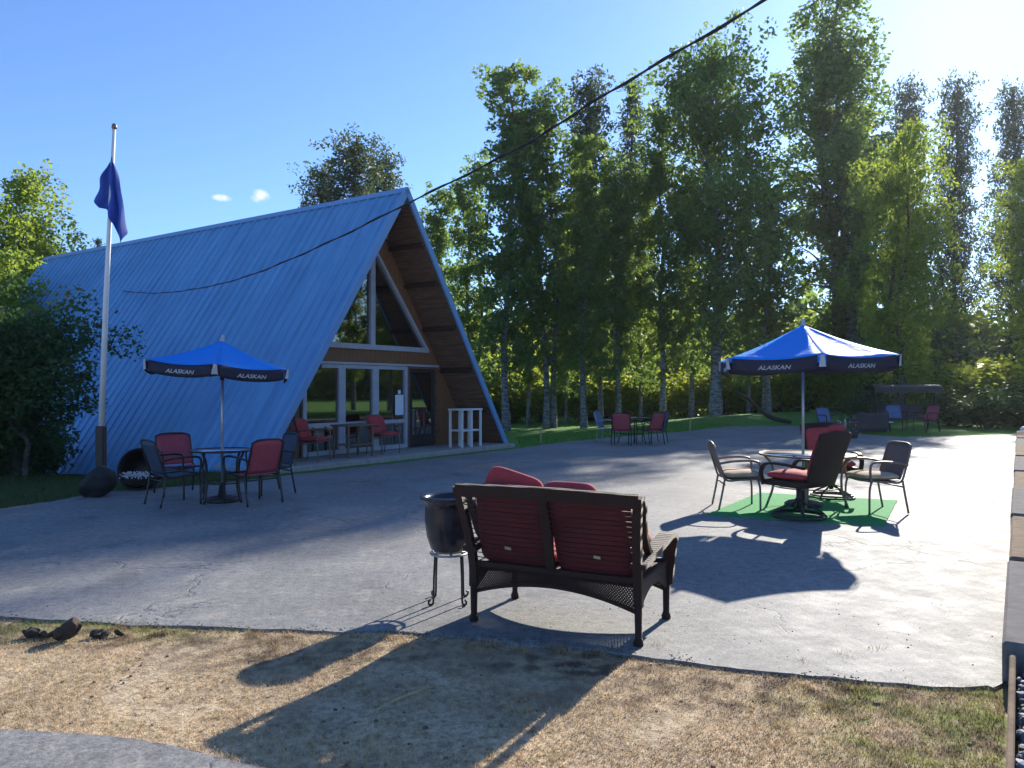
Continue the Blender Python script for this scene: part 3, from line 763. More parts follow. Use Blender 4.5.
o = m.build('throw_pillow', 'pattern_fabric', None, 'red and beige patterned pillow at the right arm of the wicker loveseat', 'pillow', 'throw pillows on the loveseat')
o.location = world_from(*LS, (.43, .50, .63)); o.rotation_euler = (0, 0, LS[1] - 1.25)

# pot on its stand ---------------------------------------------------------------
PX, PY = -.475, 5.82
r = empty('plant_stand', (PX, PY, 0), .3, 'tall wrought metal plant stand with scrolled feet under the glazed pot', 'plant stand')
m = MB(); m.tube([(.135 * math.cos(a), .135 * math.sin(a), .36) for a in np.linspace(0, 2 * PI, 25)], .009, 6); m.tube([(-.135, 0, .36), (.135, 0, .36)], .007, 6); m.tube([(0, -.135, .36), (0, .135, .36)], .007, 6); m.build('ring', 'pale_metal', r)
for k in range(4):
    a = k * PI / 2 + .5; c, s_ = math.cos(a), math.sin(a)
    m = MB(); m.tube(curve_pts([(c * .135, s_ * .135, .36), (c * .145, s_ * .145, .2), (c * .15, s_ * .15, .03), (c * .165, s_ * .165, .008), (c * .19, s_ * .19, .012), (c * .195, s_ * .195, .035), (c * .18, s_ * .18, .04)], 5), .008, 6); m.build('leg', 'dark_metal', r)
r = empty('glazed_pot', (PX, PY, .37), 0, 'black glazed round plant pot with flared rim on the metal stand beside the loveseat', 'plant pot')
m = MB(); m.lathe([(.001, .0), (.10, .0), (.135, .03), (.165, .12), (.18, .24), (.178, .34), (.19, .385), (.215, .40), (.218, .42), (.20, .425), (.17, .40), (.165, .33), (.16, .30)], 40, close=False); m.build('bowl', 'glazed_pot', r)
m = MB(); m.lathe([(.0001, .335), (.165, .33), (.16, .30), (.0001, .30)], 24, close=False); m.build('soil', 'soil', r)

# left set -----------------------------------------------------------------------
G1 = 'sling chairs around the left umbrella table'
round_table('patio_table', 'round glass patio table with dark frame under the left blue umbrella by the roof', (-4.10, 10.95, 0), .42, .72, 'dark_metal', 'table_glass')
umbrella('market_umbrella', 'blue umbrella with navy lettered valance tilted over the table beside the blue roof', (-4.10, 10.95, 0), 1.04, 1.93, 2.27, R(17), tilt=(0, 4), val=.165)
sling_chair('patio_chair', 'navy sling patio chair at the left side of the left table', G1, (-4.66, 10.70, 0), .70, .71, 'navy_sling', 'dark_metal')
sling_chair('patio_chair', 'red sling patio chair behind the navy chair, facing the camera, at the left table', G1, (-5.05, 11.75, 0), .62, -.78, 'red_sling', 'dark_metal')
sling_chair('patio_chair', 'red sling patio chair on the right side of the left table, facing left', G1, (-3.62, 10.80, 0), -.80, .60, 'red_sling', 'dark_metal')
sling_chair('patio_chair', 'dark sling patio chair farthest back on the right of the left table', G1, (-3.72, 11.85, 0), -.75, -.66, 'navy_sling', 'dark_metal')

# right set ----------------------------------------------------------------------
matp = [(2.62, 9.85), (3.45, 9.35), (4.30, 8.95), (5.12, 10.55), (4.65, 11.55), (3.6, 12.0)]
matp = [(2.45, 9.75), (4.30, 8.95), (5.45, 10.95), (3.75, 11.75)]
def mat_rug():
    simple('turf_green', (.02, .30, .07), .9, var=.25, scale=30, bmp=.8, bscale=300)
    m = MB(); n = 4; z0, z1 = .001, .014; vs = [(x, y, z0) for x, y in matp] + [(x, y, z1) for x, y in matp]
    m.add(vs, [(4, 5, 6, 7), (3, 2, 1, 0)] + [(i, (i + 1) % n, (i + 1) % n + n, i + n) for i in range(n)])
    m.build('turf_mat', 'turf_green', None, 'bright green artificial turf mat laid on the asphalt under the right umbrella table', 'mat')
mat_rug()
TZ = .014
t = round_table('patio_table', 'large round tan framed glass table on the green mat under the right umbrella', (3.98, 10.45, TZ), .62, .69, 'tan_metal', 'table_glass')
umbrella('market_umbrella', 'bright blue umbrella with navy lettered valance above the green mat on the right', (3.93, 10.45, TZ), 1.20, 1.99, 2.44, R(-10.5), tilt=(0, -1), val=.18)
G2 = 'chairs around the table on the green mat'
sling_chair('patio_chair', 'tan armchair with a plump beige cushion on the left of the green mat, facing right', G2, (3.02, 10.35, .005), .97, -.1, 'tan_sling', 'tan_metal', cushion='tan_fabric', sc=.98)
sling_chair('patio_chair', 'tan armchair with flat yellowish cushion on the right of the green mat, facing left', G2, (4.70, 10.05, .014), -.97, -.12, 'tan_sling', 'tan_metal', cushion='tan_fabric', sc=.98)
def swivel(label, loc, fx, fy, sc=1):
    r = empty('swivel_chair', loc, face_rz(fx, fy), label, 'chair', G2); r.scale = (sc,) * 3
    m = MB()
    for rr in (.30, .27): m.tube([(rr * math.cos(a), rr * math.sin(a), .018 if rr > .28 else .045) for a in np.linspace(0, 2 * PI, 33)], .013, 6)
    m.build('base_ring', 'dark_metal', r)
    for k in range(4):
        a = k * PI / 2 + PI / 4; c, s_ = math.cos(a), math.sin(a)
        m = MB(); m.tube(curve_pts([(c * .30, s_ * .30, .02), (c * .22, s_ * .22, .09), (c * .07, s_ * .07, .16), (0, 0, .26)], 5), .014, 6); m.build('leg', 'dark_metal', r)
    m = MB(); m.tube([(0, 0, .1), (0, 0, .36)], .03, 12); m.box((0, 0, .36), (.3, .3, .02)); m.build('swivel_post', 'dark_metal', r)
    m = MB(); m.box((0, .0, .41), (.58, .56, .07), bev=.02); m.build('seat_frame', 'wicker', r)
    for sx in (-1, 1):
        m = MB(); m.ribbon(curve_pts([(sx * .30, .26, .38), (sx * .31, .29, .52), (sx * .31, .22, .62), (sx * .31, 0, .63), (sx * .30, -.27, .60)], 6), .055, .025); m.build('armrest', 'wicker', r)
    m = MB(); m.grid(lambda u, v: ((2 * u - 1) * (.27 + .03 * v), -.27 - .20 * v - .035 * math.sin(PI * u), .40 + .62 * v - .03 * v * (2 * u - 1) ** 2), 8, 8); solid(m.build('backrest', 'wicker', r), .035)
    m = MB(); m.cushion((0, .02, .49), (.53, .53, .12), e=.3, wob=.012); m.build('seat_cushion', 'red_fabric', r)
    m = MB(); m.upright((0, -.32, .72), (.48, .085, .50), Matrix.Rotation(R(17), 3, 'X'), e=.3, wob=.015); m.build('back_cushion', 'red_fabric', r)
    return r
swivel('dark wicker swivel rocker seen from behind in front of the table on the green mat', (3.52, 9.50, TZ), -.58, .81, 1.06)
swivel('dark wicker swivel chair with a red back cushion beyond the right table, facing the camera', (4.62, 11.2, TZ), -.1, -.99, 1.04)
m = MB(); m.upright((0, 0, 0), (.34, .11, .2), e=.45, wob=.01)
o = m.build('throw_pillow', 'red_fabric', None, 'small red pillow resting on top of the near swivel rocker back', 'pillow'); o.location = (3.84, 9.17, 1.07); o.rotation_euler = (R(10), 0, face_rz(-.62, .78))
r = empty('umbrella_weight', (0, 0, 0)); bpy.data.objects.remove(r)

# far set ------------------------------------------------------------------------
G3 = 'chairs around the far table by the lawn'
round_table('patio_table', 'dark patio table with a green glass top far off by the lawn edge', (3.45, 22.3, 0), .50, .74, 'black_paint', 'green_table_glass')
sling_chair('patio_chair', 'grey blue folding chair at the left end of the far table by the lawn', G3, (2.85, 22.9, 0), .9, -.4, 'blue_sling', 'pale_metal')
sling_chair('patio_chair', 'red chair with its back to the camera on the left of the far table', G3, (3.12, 21.8, 0), .3, .95, 'red_sling', 'dark_metal')
sling_chair('patio_chair', 'red chair to the right of the far table by the lawn', G3, (3.92, 22.0, 0), -.55, .83, 'red_sling', 'dark_metal')
sling_chair('patio_chair', 'navy chair at the right end of the far table by the lawn', G3, (4.15, 22.6, 0), -.9, -.3, 'navy_sling', 'dark_metal')

# porch furniture ------------------------------------------------------------------
PZ = .086
G4 = 'red chairs on the porch'
sling_chair('porch_chair', 'red cushioned armchair at the left end of the porch beneath the window', G4, hp(-2.45, .35, PZ), .9, -.2, 'red_sling', 'tan_metal', cushion='red_fabric', pad='red_fabric', sc=.98)
sling_chair('porch_chair', 'red cushioned armchair in the middle of the porch, right of the small table', G4, hp(-.30, .40, PZ), .75, -.6, 'red_sling', 'tan_metal', cushion='red_fabric', pad='red_fabric', sc=.98)
r = empty('porch_table', hp(-1.32, .35, PZ), math.atan2(.828, .561), 'square weathered side table with a lower shelf between the two red porch chairs', 'table')
m = MB(); m.box((0, 0, .70), (.85, .55, .035), bev=.006); m.build('tabletop', 'timber_wall', r)
m = MB(); m.box((0, 0, .28), (.72, .46, .025)); m.build('shelf', 'timber_wall', r)
for a in (-1, 1):
    for b in (-1, 1): m = MB(); m.box((a * .36, b * .22, .342), (.04, .04, .68)); m.build('leg', 'timber_wall', r)
r = empty('shelf_stand', hp(2.42, .12, PZ), math.atan2(.828, .561), 'white painted open shelf stand at the right end of the porch', 'shelf stand')
for a in (-1, 0, 1):
    for b in (-1, 1): m = MB(); m.box((a * .39, b * .19, .47), (.05, .05, .94)); m.build('post', 'white_paint', r)
for z in (.965, .43):
    m = MB(); m.box((0, 0, z), (.88, .46, .045), bev=.005)
    if z < .9: m = MB(); [m.box((x, 0, z), (.338, .40, .04)) for x in (-.195, .195)]
    m.build('shelf', 'white_paint', r)
m = MB(); m.tube([hp(-3.25, -.12, .0), hp(-3.62, .02, .82)], .022, 8)
m.build('leaning_pole', 'pale_metal', None, 'silver pole leaning against the left foot of the A-frame roof by the porch', 'pole')

# flagpole -------------------------------------------------------------------------
FX, FY_ = -6.17, 11.62
r = empty('flagpole', (FX, FY_, 0), 0, 'tall white flagpole on a black post leaning slightly right in front of the blue roof', 'flagpole')
m = MB(); m.box((0, 0, .50), (.12, .12, 1.06), bev=.01); m.build('post', 'black_paint', r)
m = MB(); m.tube([(.005, 0, .95), (.07, 0, 3.0), (.185, 0, 5.50)], [.045, .038, .024], 12); m.build('pole', 'white_paint', r)
m = MB(); m.lathe([(.001, 5.48), (.035, 5.50), (.04, 5.53), (.03, 5.57), (.001, 5.585)], 14, c=(.187, 0, 0), close=False); m.build('finial', 'tan_metal', r)
def flag():
    m = MB(); px = .165
    cols = [(-.02, .70), (-.09, .74), (-.16, .72), (-.215, .62), (-.15, .68), (-.05, .80), (.0, .92), (.05, 1.0), (.10, 1.18), (.15, 1.26), (.19, 1.20), (.22, 1.08), (.20, 1.0)]
    def fn(u, v):
        k = u * (len(cols) - 1); i = min(int(k), len(cols) - 2); f = k - i
        x = cols[i][0] * (1 - f) + cols[i + 1][0] * f; L = cols[i][1] * (1 - f) + cols[i + 1][1] * f
        y = .07 * math.sin(u * 21) * (v ** .6) + .02 * math.sin(v * 9 + u * 5)
        zt = 5.07 - abs(x) * .35
        return (px + x * (.10 + .9 * v ** .65) + .01 * math.sin(v * 12), y - .04, zt - L * v)
    m.grid(fn, 60, 26)
    o = m.build('flag', 'flag_blue', None, 'dark blue flag hanging limp from the white flagpole', 'flag'); o.location = (FX, FY_, 0)
    solid(o, .004)
flag()
# tipped half barrel with flowers
r = empty('tipped_barrel', (-5.87, 12.15, .0), 0, 'dark half barrel tipped over with white flowers inside at the foot of the flagpole', 'planter')
Mx = Matrix.Rotation(R(78), 3, 'X')
m = MB(); m.lathe([(.23, -.42), (.30, -.2), (.335, 0), (.315, 0), (.28, -.2), (.21, -.38), (.001, -.38)], 32, c=(0, 0, .33), M=Mx, close=False); m.build('barrel', 'black_paint', r)
m = MB(); m.lathe([(.338, -.05), (.345, -.05), (.345, -.09), (.332, -.09), (.338, -.05)], 32, c=(0, 0, .33), M=Mx, close=False); m.build('hoop', 'rubber', r)
m = MB(); m.cushion((0, .10, .13), (.50, .34, .16), e=.8, wob=.03); m.build('soil', 'soil', r)
m = MB(); random.seed(3)
for k in range(190):
    x, y, z = random.uniform(-.22, .24), random.uniform(-.14, .12), .19 + random.uniform(0, .10)
    for j in range(5):
        a = j * 2 * PI / 5 + k; e = .010; m.add([(x, y, z), (x + e * math.cos(a - .5), y - .01, z + e * math.sin(a - .5)), (x + e * 1.5 * math.cos(a), y - .014, z + e * 1.5 * math.sin(a)), (x + e * math.cos(a + .5), y - .01, z + e * math.sin(a + .5))], [(0, 1, 2, 3)])
tag(m.build('flowers', 'petals', r), kind='stuff')
m = MB(); m.cushion((0, 0, .20), (.38, .42, .46), Matrix.Rotation(.5, 3, 'Y'), e=.8, n=26)
m.v = [tuple(Vector(v) + noise.noise_vector(Vector(v) * 5) * .07 + noise.noise_vector(Vector(v) * 17) * .018) for v in m.v]
o = m.build('dark_boulder', 'rubber', None, 'dark rounded boulder at the foot of the flagpole left of the tipped barrel', 'boulder'); o.location = (-6.10, 11.42, 0)

# overhead cable --------------------------------------------------------------------
def cable():
    A = (1.94, 6.0); B = (-11.94, 23.25)
    pts = [(-.30, 5.85), (-.12, 4.98), (0, 4.60), (.0793, 4.37), (.133, 4.19), (.235, 4.02), (.36, 3.83), (.495, 3.72), (.63, 3.78), (.80, 4.03), (1.0, 4.54)]
    pp = curve_pts([(A[0] + (B[0] - A[0]) * k, A[1] + (B[1] - A[1]) * k, z) for k, z in pts], 10)
    m = MB(); m.tube(pp, .010, 6)
    a2 = []
    for i, p in enumerate(pp):
        an = i * 1.1; a2.append(p + Vector((.012 * math.cos(an), .012 * math.cos(an), .013 * math.sin(an))))
    m.tube(a2, .008, 6)
    m.build('overhead_cable', 'cable', None, 'black twisted overhead cable sagging across the sky down to the blue roof', 'cable')
cable()

# timber edge and rock bed on the right --------------------------------------------------
WD = Vector((.548, .836, 0)).normalized(); WN = Vector((WD.y, -WD.x, 0)); W0 = Vector((2.68, 4.24, 0))
GB = 'timber blocks edging the right side of the asphalt'
cuts = [0, 2.45, 4.9, 7.6, 10.4, 13.6, 17.0, 20.6, 24.6]
names = ['nearest', 'second', 'third', 'fourth', 'fifth', 'sixth', 'seventh', 'farthest']
for i in range(8):
    a, b = cuts[i], cuts[i + 1] - .05; hgt = .235 + .02 * ((i * 7) % 3 - 1)
    m = MB(); Mx = Matrix((WN, WD, Vector((0, 0, 1)))).transposed()
    c = W0 + WD * ((a + b) / 2) + WN * (.17 + .01 * (i % 2)); m.box((c.x, c.y, hgt / 2 - .02), (.34, b - a, hgt + .04), Mx, bev=.018)
    m.build('edging_block', 'timber_wall' if i % 2 else 'timber_top', None, 'weathered block of the right asphalt edging, %s counted from the camera' % names[i], 'edging block', GB)
m = MB(); a = W0 - WD * 3.2; b = W0 - WD * .03
Mx = Matrix((WN, WD, Vector((0, 0, 1)))).transposed(); c = (a + b) / 2 + WN * .05; m.box((c.x, c.y, .05), (.028, (b - a).length, .24), Mx, bev=.006)
m.build('edging_plank', 'timber_wall', None, 'narrow plank on edge holding back dark stones at the bottom right', 'plank')
random.seed(11)
ROCK = []
def rock_mesh(k):
    m = MB(); m.cushion((0, 0, 0), (1, .8, .6), e=.8, n=5); vs = []
    for v in m.v:
        q = Vector(v); q *= 1 + .35 * noise.noise(q * 2 + Vector((k * 9, 0, 0))); vs.append(tuple(q))
    m.v = vs; return m
def rock_bed():
    big = MB(); base = [rock_mesh(k) for k in range(5)]
    for i in range(2600):
        along = random.uniform(0, 22) if i > 1700 else random.uniform(-3.1, .0); off = random.uniform(.08, .62) if along < 0 else random.uniform(.38, 1.2)
        p = W0 + WD * along + WN * off; sc = random.uniform(.03, .075); M = Matrix.Rotation(random.uniform(0, 6), 3, 'Z') @ Matrix.Rotation(random.uniform(0, 3), 3, 'X')
        b = base[i % 5]; z = (.07 if along < 0 else .16) + random.uniform(-.03, .04)
        big.add([M @ Vector(v) * sc + p + Vector((0, 0, z)) for v in b.v], b.f, False)
    big.build('stone_bed', 'rock_blue', None, 'bed of dark bluish stones behind the timber edging on the right', 'stones', kind='stuff')
rock_bed()
m = MB(); c = W0 + WD * 1.55 + WN * .9; Mx = Matrix((WN, WD, Vector((0, 0, 1)))).transposed()
c = W0 + WD * 9 + WN * 2.4; m.box((c.x, c.y, -.02), (4.2, 24.5, .22), Mx); m.build('gravel_terrace', 'soil', kind='structure')
m = MB(); c = W0 + WD * 24.9 + WN * .3; m.lathe([(.001, 0), (.16, 0), (.2, .12), (.2, .3), (.13, .36), (.001, .38)], 20, c=(c.x, c.y, .0), close=False)
m.build('white_pot', 'white_paint', None, 'small white rounded pot at the far end of the right edging', 'pot')

# background lawn furniture ---------------------------------------------------------------
BY = 30.0
def swing():
    cx = (902 - 512) / 773 * BY
    r = empty('canopy_swing', (cx, BY, -.03), R(-6), 'dark canopy swing seat standing on the lawn edge under the trees', 'garden swing')
    for sx in (-1, 1):
        for sy in (-1, 1):
            m = MB(); m.tube([(sx * 1.15, sy * .55, 0), (sx * 1.12, 0, 1.62)], .028, 8); m.build('leg', 'black_paint', r)
    m = MB(); m.grid(lambda u, v: ((2 * u - 1) * 1.25, (2 * v - 1) * .65, 1.62 + .12 * math.cos((2 * v - 1) * 1.3) - .09 * (1 if v in (0, 1) else 0)), 6, 8); solid(m.build('canopy', 'wicker_dark', r), .05)
    m = MB(); m.box((0, -.66, 1.55), (2.5, .02, .2)); m.build('canopy_fringe', 'wicker_dark', r)
    m = MB(); m.box((0, 0, .48), (1.7, .5, .08), bev=.02); m.build('seat', 'grey_wicker', r)
    m = MB(); m.box((0, .28, .75), (1.7, .07, .5), Matrix.Rotation(R(-12), 3, 'X'), bev=.02); m.build('backrest', 'grey_wicker', r)
    for sx in (-1, 1): m = MB(); m.tube([(sx * .85, 0, .48), (sx * .9, 0, 1.6)], .012, 6); m.build('hanger', 'black_paint', r)
swing()
def bgx(px, Y): return (px - 512) / 773 * Y
def lawn_sofa():
    Y = 27.8; r = empty('outdoor_sofa', (bgx(867, Y), Y, -.03), R(4), 'low grey brown outdoor sofa on the lawn edge left of the canopy swing', 'sofa')
    m = MB(); m.box((0, 0, .22), (1.15, .7, .3), bev=.04); m.build('seat', 'grey_wicker', r)
    m = MB(); m.box((0, -.32, .45), (1.2, .14, .6), bev=.04); m.build('backrest', 'grey_wicker', r)
    for sx in (-1, 1): m = MB(); m.box((sx * .56, .03, .36), (.12, .62, .36), bev=.03); m.build('armrest', 'grey_wicker', r)
    Y = 28.4; r = empty('side_table', (bgx(884, Y), Y, -.03), 0, 'small low table with a white top between the sofa and the canopy swing', 'table')
    m = MB(); m.lathe([(.001, .36), (.3, .36), (.3, .40), (.001, .40)], 24, close=False); m.build('tabletop', 'white_paint', r)
    for k in range(3): a = k * 2.1; m = MB(); m.tube([(.24 * math.cos(a), .24 * math.sin(a), 0), (.18 * math.cos(a), .18 * math.sin(a), .36)], .02, 6); m.build('leg', 'black_paint', r)
lawn_sofa()
G5 = 'chairs on the lawn edge under the trees'
sling_chair('lawn_chair', 'red lawn chair at the right end of the canopy swing', G5, (bgx(925, 28.5), 28.5, -.03), -.9, -.3, 'red_sling', 'dark_metal', sc=1.1)
sling_chair('lawn_chair', 'pale violet lawn chair behind the small white topped table', G5, (bgx(893, 29.5), 29.3, -.03), -.2, -1, 'blue_sling', 'dark_metal', sc=1.1)
sling_chair('lawn_chair', 'blue lawn chair by the umbrella pole in front of the birch trunks', G5, (bgx(829, 27.0), 27.0, -.03), .3, -1, 'blue_sling', 'dark_metal', sc=1.05)
def flowerpot(px, Y, label, pet):
    r = empty('flower_pot', (bgx(px, Y), Y, -.03), 0, label, 'flower pot', 'flower pots by the lawn edge')
    m = MB(); m.lathe([(.001, 0), (.14, 0), (.2, .3), (.17, .3), (.001, .28)], 18, close=False); m.build('pot', 'grey_wicker', r)
    f = MB(); g = MB()
    for k in range(120):
        q = Vector((random.gauss(0, .14), random.gauss(0, .14), .42 + random.gauss(0, .09))); e = .035
        a = Vector((random.gauss(0, 1), random.gauss(0, 1), random.gauss(0, 1))).normalized(); b = a.orthogonal().normalized(); c = a.cross(b)
        (f if k % 4 == 0 else g).add([q - b * e, q - c * e * .6, q + b * e, q + c * e * .6], [(0, 1, 2, 3)])
    tag(g.build('leaves', 'leaf_green', r), kind='stuff'); tag(f.build('flowers', pet, r), kind='stuff')
flowerpot(842, 24.5, 'pot of white and green flowers showing above the far red chair back', 'petals')
flowerpot(852, 24.8, 'pot of pink flowers beside the white flowers behind the far red chair', 'pink_petals')
# stakes
for px, Y, hh, lb in ((541, 22.6, .5, 'thin pale wooden stake in the lawn close to the right foot of the roof'), (690, 28.9, .5, 'thin pale wooden stake at the lawn edge right of the far table')):
    m = MB(); m.box((0, 0, hh / 2), (.045, .045, hh), Matrix.Rotation(R(2), 3, 'Y')); m.add([(-.022, -.022, hh), (.022, -.022, hh), (.022, .022, hh), (-.022, .022, hh), (0, 0, hh + .06)], [(0, 1, 4), (1, 2, 4), (2, 3, 4), (3, 0, 4)])
    o = m.build('stake', 'straw_stick', None, lb, 'stake', 'stakes in the lawn'); o.location = (bgx(px, Y), Y, -.04)
m = MB(); m.tube(curve_pts([(bgx(736, 33), 33, 1.45), (bgx(748, 33), 33, 1.15), (bgx(762, 33), 33.2, .62), (bgx(778, 33), 33.5, .28), (bgx(798, 33), 34, .12)], 6), [.05] * 5 + [.07] * 10 + [.10] * 10, 9)
m.build('fallen_log', 'driftwood', None, 'dark fallen log leaning up into the bright bushes behind the lot', 'log')
# foreground bits
m = MB(); m.cushion((-2.84, 4.95, .05), (.17, .10, .10), Matrix.Rotation(.5, 3, 'Z') @ Matrix.Rotation(-.5, 3, 'Y'), e=.9, n=16)
for q_ in ((-3.1, 5.02, .07), (-2.99, 5.0, .05), (-2.66, 5.0, .06), (-2.56, 5.03, .035)): m.cushion((q_[0], q_[1], .01), (q_[2] * 1.9, q_[2] * 1.2, q_[2] * .8), e=.9, n=8)
m.v = [tuple(Vector(v) + noise.noise_vector(Vector(v) * 26) * .028) for v in m.v]
m.build('driftwood', 'driftwood', None, 'dark broken piece of wood lying on the grass at the left edge', 'driftwood')
m = MB(); m.tube(curve_pts([(-.66, 3.74, .045), (-.55, 3.86, .06), (-.40, 4.02, .055)], 5), [.004] * 4 + [.007] * 7, 6)
m.build('straw_stalk', 'straw_stick', None, 'long pale straw stalk lying in the shadow of the loveseat', 'stalk')

# ------------------------------------------------------------------ vegetation
rng = np.random.default_rng(5)
def leaf_mesh(name, centres, size, mat, per=None, aspect=.6, down=0.0, dirs=None):
    """one small kite-shaped face per centre"""
    n = len(centres); a = rng.normal(size=(n, 3)); 
    if dirs is not None: a = a * .35 + dirs
    a[:, 2] -= down
    a /= np.linalg.norm(a, axis=1, keepdims=True); b = rng.normal(size=(n, 3)); b -= (b * a).sum(1, keepdims=True) * a; b /= np.linalg.norm(b, axis=1, keepdims=True)
    s = size * rng.uniform(.6, 1.3, (n, 1))
    v = np.stack([centres - a * s, centres + b * s * aspect, centres + a * s, centres - b * s * aspect], 1).reshape(-1, 3)
    me = bpy.data.meshes.new(name); me.vertices.add(4 * n); me.vertices.foreach_set('co', v.ravel().astype('f4'))
    me.loops.add(4 * n); me.loops.foreach_set('vertex_index', np.arange(4 * n, dtype='i4'))
    me.polygons.add(n); me.polygons.foreach_set('loop_start', np.arange(0, 4 * n, 4, dtype='i4')); me.update(calc_edges=True)
    at = me.attributes.new('leafvar', 'FLOAT', 'FACE'); at.data.foreach_set('value', rng.uniform(0, 1, n).astype('f4'))
    me.materials.append(MATS[mat]); return me
def branchy_tree(name, H, rad, leaf, bark, nbr, nleaf, size, base=.25, trunk_r=.16, shape='oval', droop=0, seed=1, lean=.3, trunks=1, parent_name=None):
    """trunk with limbs, foliage gathered in clumps along the limbs"""
    global rng
    rng = np.random.default_rng(seed); rnd = random.Random(seed)
    r = empty(name, (0, 0, 0)); tb = MB(); cl = []
    for tk in range(trunks):
        ox, oy = (rnd.uniform(-.5, .5), rnd.uniform(-.4, .4)) if trunks > 1 else (0, 0); Ht = H * (1 - .12 * tk)
        tp = curve_pts([(ox, oy, -.4)] + [(ox + rnd.gauss(0, lean) * f, oy + rnd.gauss(0, lean) * f, Ht * f) for f in (.2, .4, .6, .8, 1.0)], 6)
        tb.tube(tp, [trunk_r * (1.25 if i < 3 else 1) * (1 - i / (len(tp) + 1)) ** .9 + .012 for i in range(len(tp))], 9)
        nb = nbr // trunks
        for k in range(nb):
            f = base + (1 - base) * ((k + rnd.random()) / nb) ** .9; i = min(int(f * (len(tp) - 1)), len(tp) - 1); p = tp[i]
            g = (f - base) / (1 - base)
            if rnd.random() < .0: L = 0
            if shape == 'oval': L = rad * (math.sin(PI * min(1, .12 + .83 * g)) ** .7)
            elif shape == 'taper': L = rad * (1 - g) ** .75 + .1
            elif shape == 'column': L = rad * (1 - .75 * g ** 2.2) * (.55 + .45 * min(1, g * 4))
            else: L = rad * (1 - g) ** .55 * .9 + .15
            L *= rnd.uniform(.40, 1.3); az = k * 2.4 + rnd.uniform(-.5, .5)
            if shape == 'cone': el = rnd.uniform(-.45, .45) + .4 * g
            else: el = rnd.uniform(.15, .8) + .35 * g
            d = Vector((math.cos(az) * math.cos(el), math.sin(az) * math.cos(el), math.sin(el))); e = p + d * L + Vector((0, 0, -droop * L * .4))
            mid = p.lerp(e, .5) + Vector((0, 0, .12 * L))
            bp = curve_pts([p, mid, e], 4); tb.tube(bp, [max(.008, trunk_r * .32 * (1 - f * .6) * (1 - j / len(bp))) for j in range(len(bp))], 5, False)
            if shape == 'cone':
                for j in range(1, len(bp)): cl.append((bp[j] + Vector((0, 0, rnd.gauss(0, .12))), (.16 + .13 * L * (1 - .35 * j / len(bp))), 1))
            else:
                nc = 3 + int(L * 1.6)
                for j in range(nc):
                    q = bp[min(len(bp) - 1, 1 + int((len(bp) - 1) * (.25 + .75 * (j + rnd.random()) / nc)))]
                    off = Vector((rnd.gauss(0, 1), rnd.gauss(0, 1), rnd.gauss(0, .8) - droop)) * (.17 * rad + .14)
                    cl.append((q + off, rnd.uniform(.16, .42) * (.5 + .16 * rad), 1))
    c = np.array([list(x[0]) for x in cl]); sg = np.array([x[1] for x in cl]); wgt = sg ** 1.5; wgt /= wgt.sum()
    idx = rng.choice(len(cl), nleaf, p=wgt); off = rng.normal(size=(nleaf, 3)); off /= np.maximum(.6, np.linalg.norm(off, axis=1, keepdims=True)) ** .5
    if shape == 'cone': off[:, 2] *= .9
    P = c[idx] + off * sg[idx][:, None]
    tr = tb.build('trunk', bark, r)
    me = leaf_mesh('crown', P, size, leaf, aspect=.55 if shape != 'cone' else .3, down=.4 if shape == 'cone' else .2)
    o = bpy.data.objects.new('crown', me); COL.objects.link(o); o.parent = r
    return r, H
PROTO = {}
PROTO['birch_a'] = branchy_tree('birch_tree', 18, 2.1, 'birch_leaves', 'birch_bark', 66, 15500, .12, base=.15, trunk_r=.17, shape='column', seed=1, lean=.35)
PROTO['birch_b'] = branchy_tree('birch_tree', 18, 1.9, 'birch_leaves', 'birch_bark', 60, 13500, .12, base=.18, trunk_r=.15, shape='column', seed=2, lean=.5, trunks=2)
PROTO['cotton'] = branchy_tree('cottonwood_tree', 18, 4.2, 'birch_leaves', 'birch_bark', 115, 31000, .13, base=.17, trunk_r=.30, shape='oval', seed=3, lean=.4)
PROTO['tall'] = branchy_tree('cottonwood_tree', 24, 3.6, 'birch_leaves', 'birch_bark', 125, 34000, .13, base=.13, trunk_r=.30, shape='column', seed=4, lean=.7, trunks=2)
PROTO['bright'] = branchy_tree('alder_tree', 12, 2.6, 'bright_leaves', 'dark_bark', 70, 17000, .10, base=.15, trunk_r=.13, shape='oval', seed=5, lean=.4, trunks=2)
PROTO['feather'] = branchy_tree('spruce_tree', 20, 2.7, 'spruce_needles', 'dark_bark', 210, 17000, .115, base=.24, trunk_r=.17, shape='taper', seed=16, lean=.3)
PROTO['thin'] = branchy_tree('spruce_tree', 20, 1.9, 'spruce_needles', 'dark_bark', 170, 6500, .15, base=.30, trunk_r=.16, shape='cone', droop=.6, seed=7, lean=.2)
PROTO['shrub'] = branchy_tree('willow_shrub', 3.0, 1.7, 'shrub_leaves', 'dark_bark', 70, 22000, .055, base=.34, trunk_r=.05, shape='oval', seed=8, lean=.3, trunks=4)
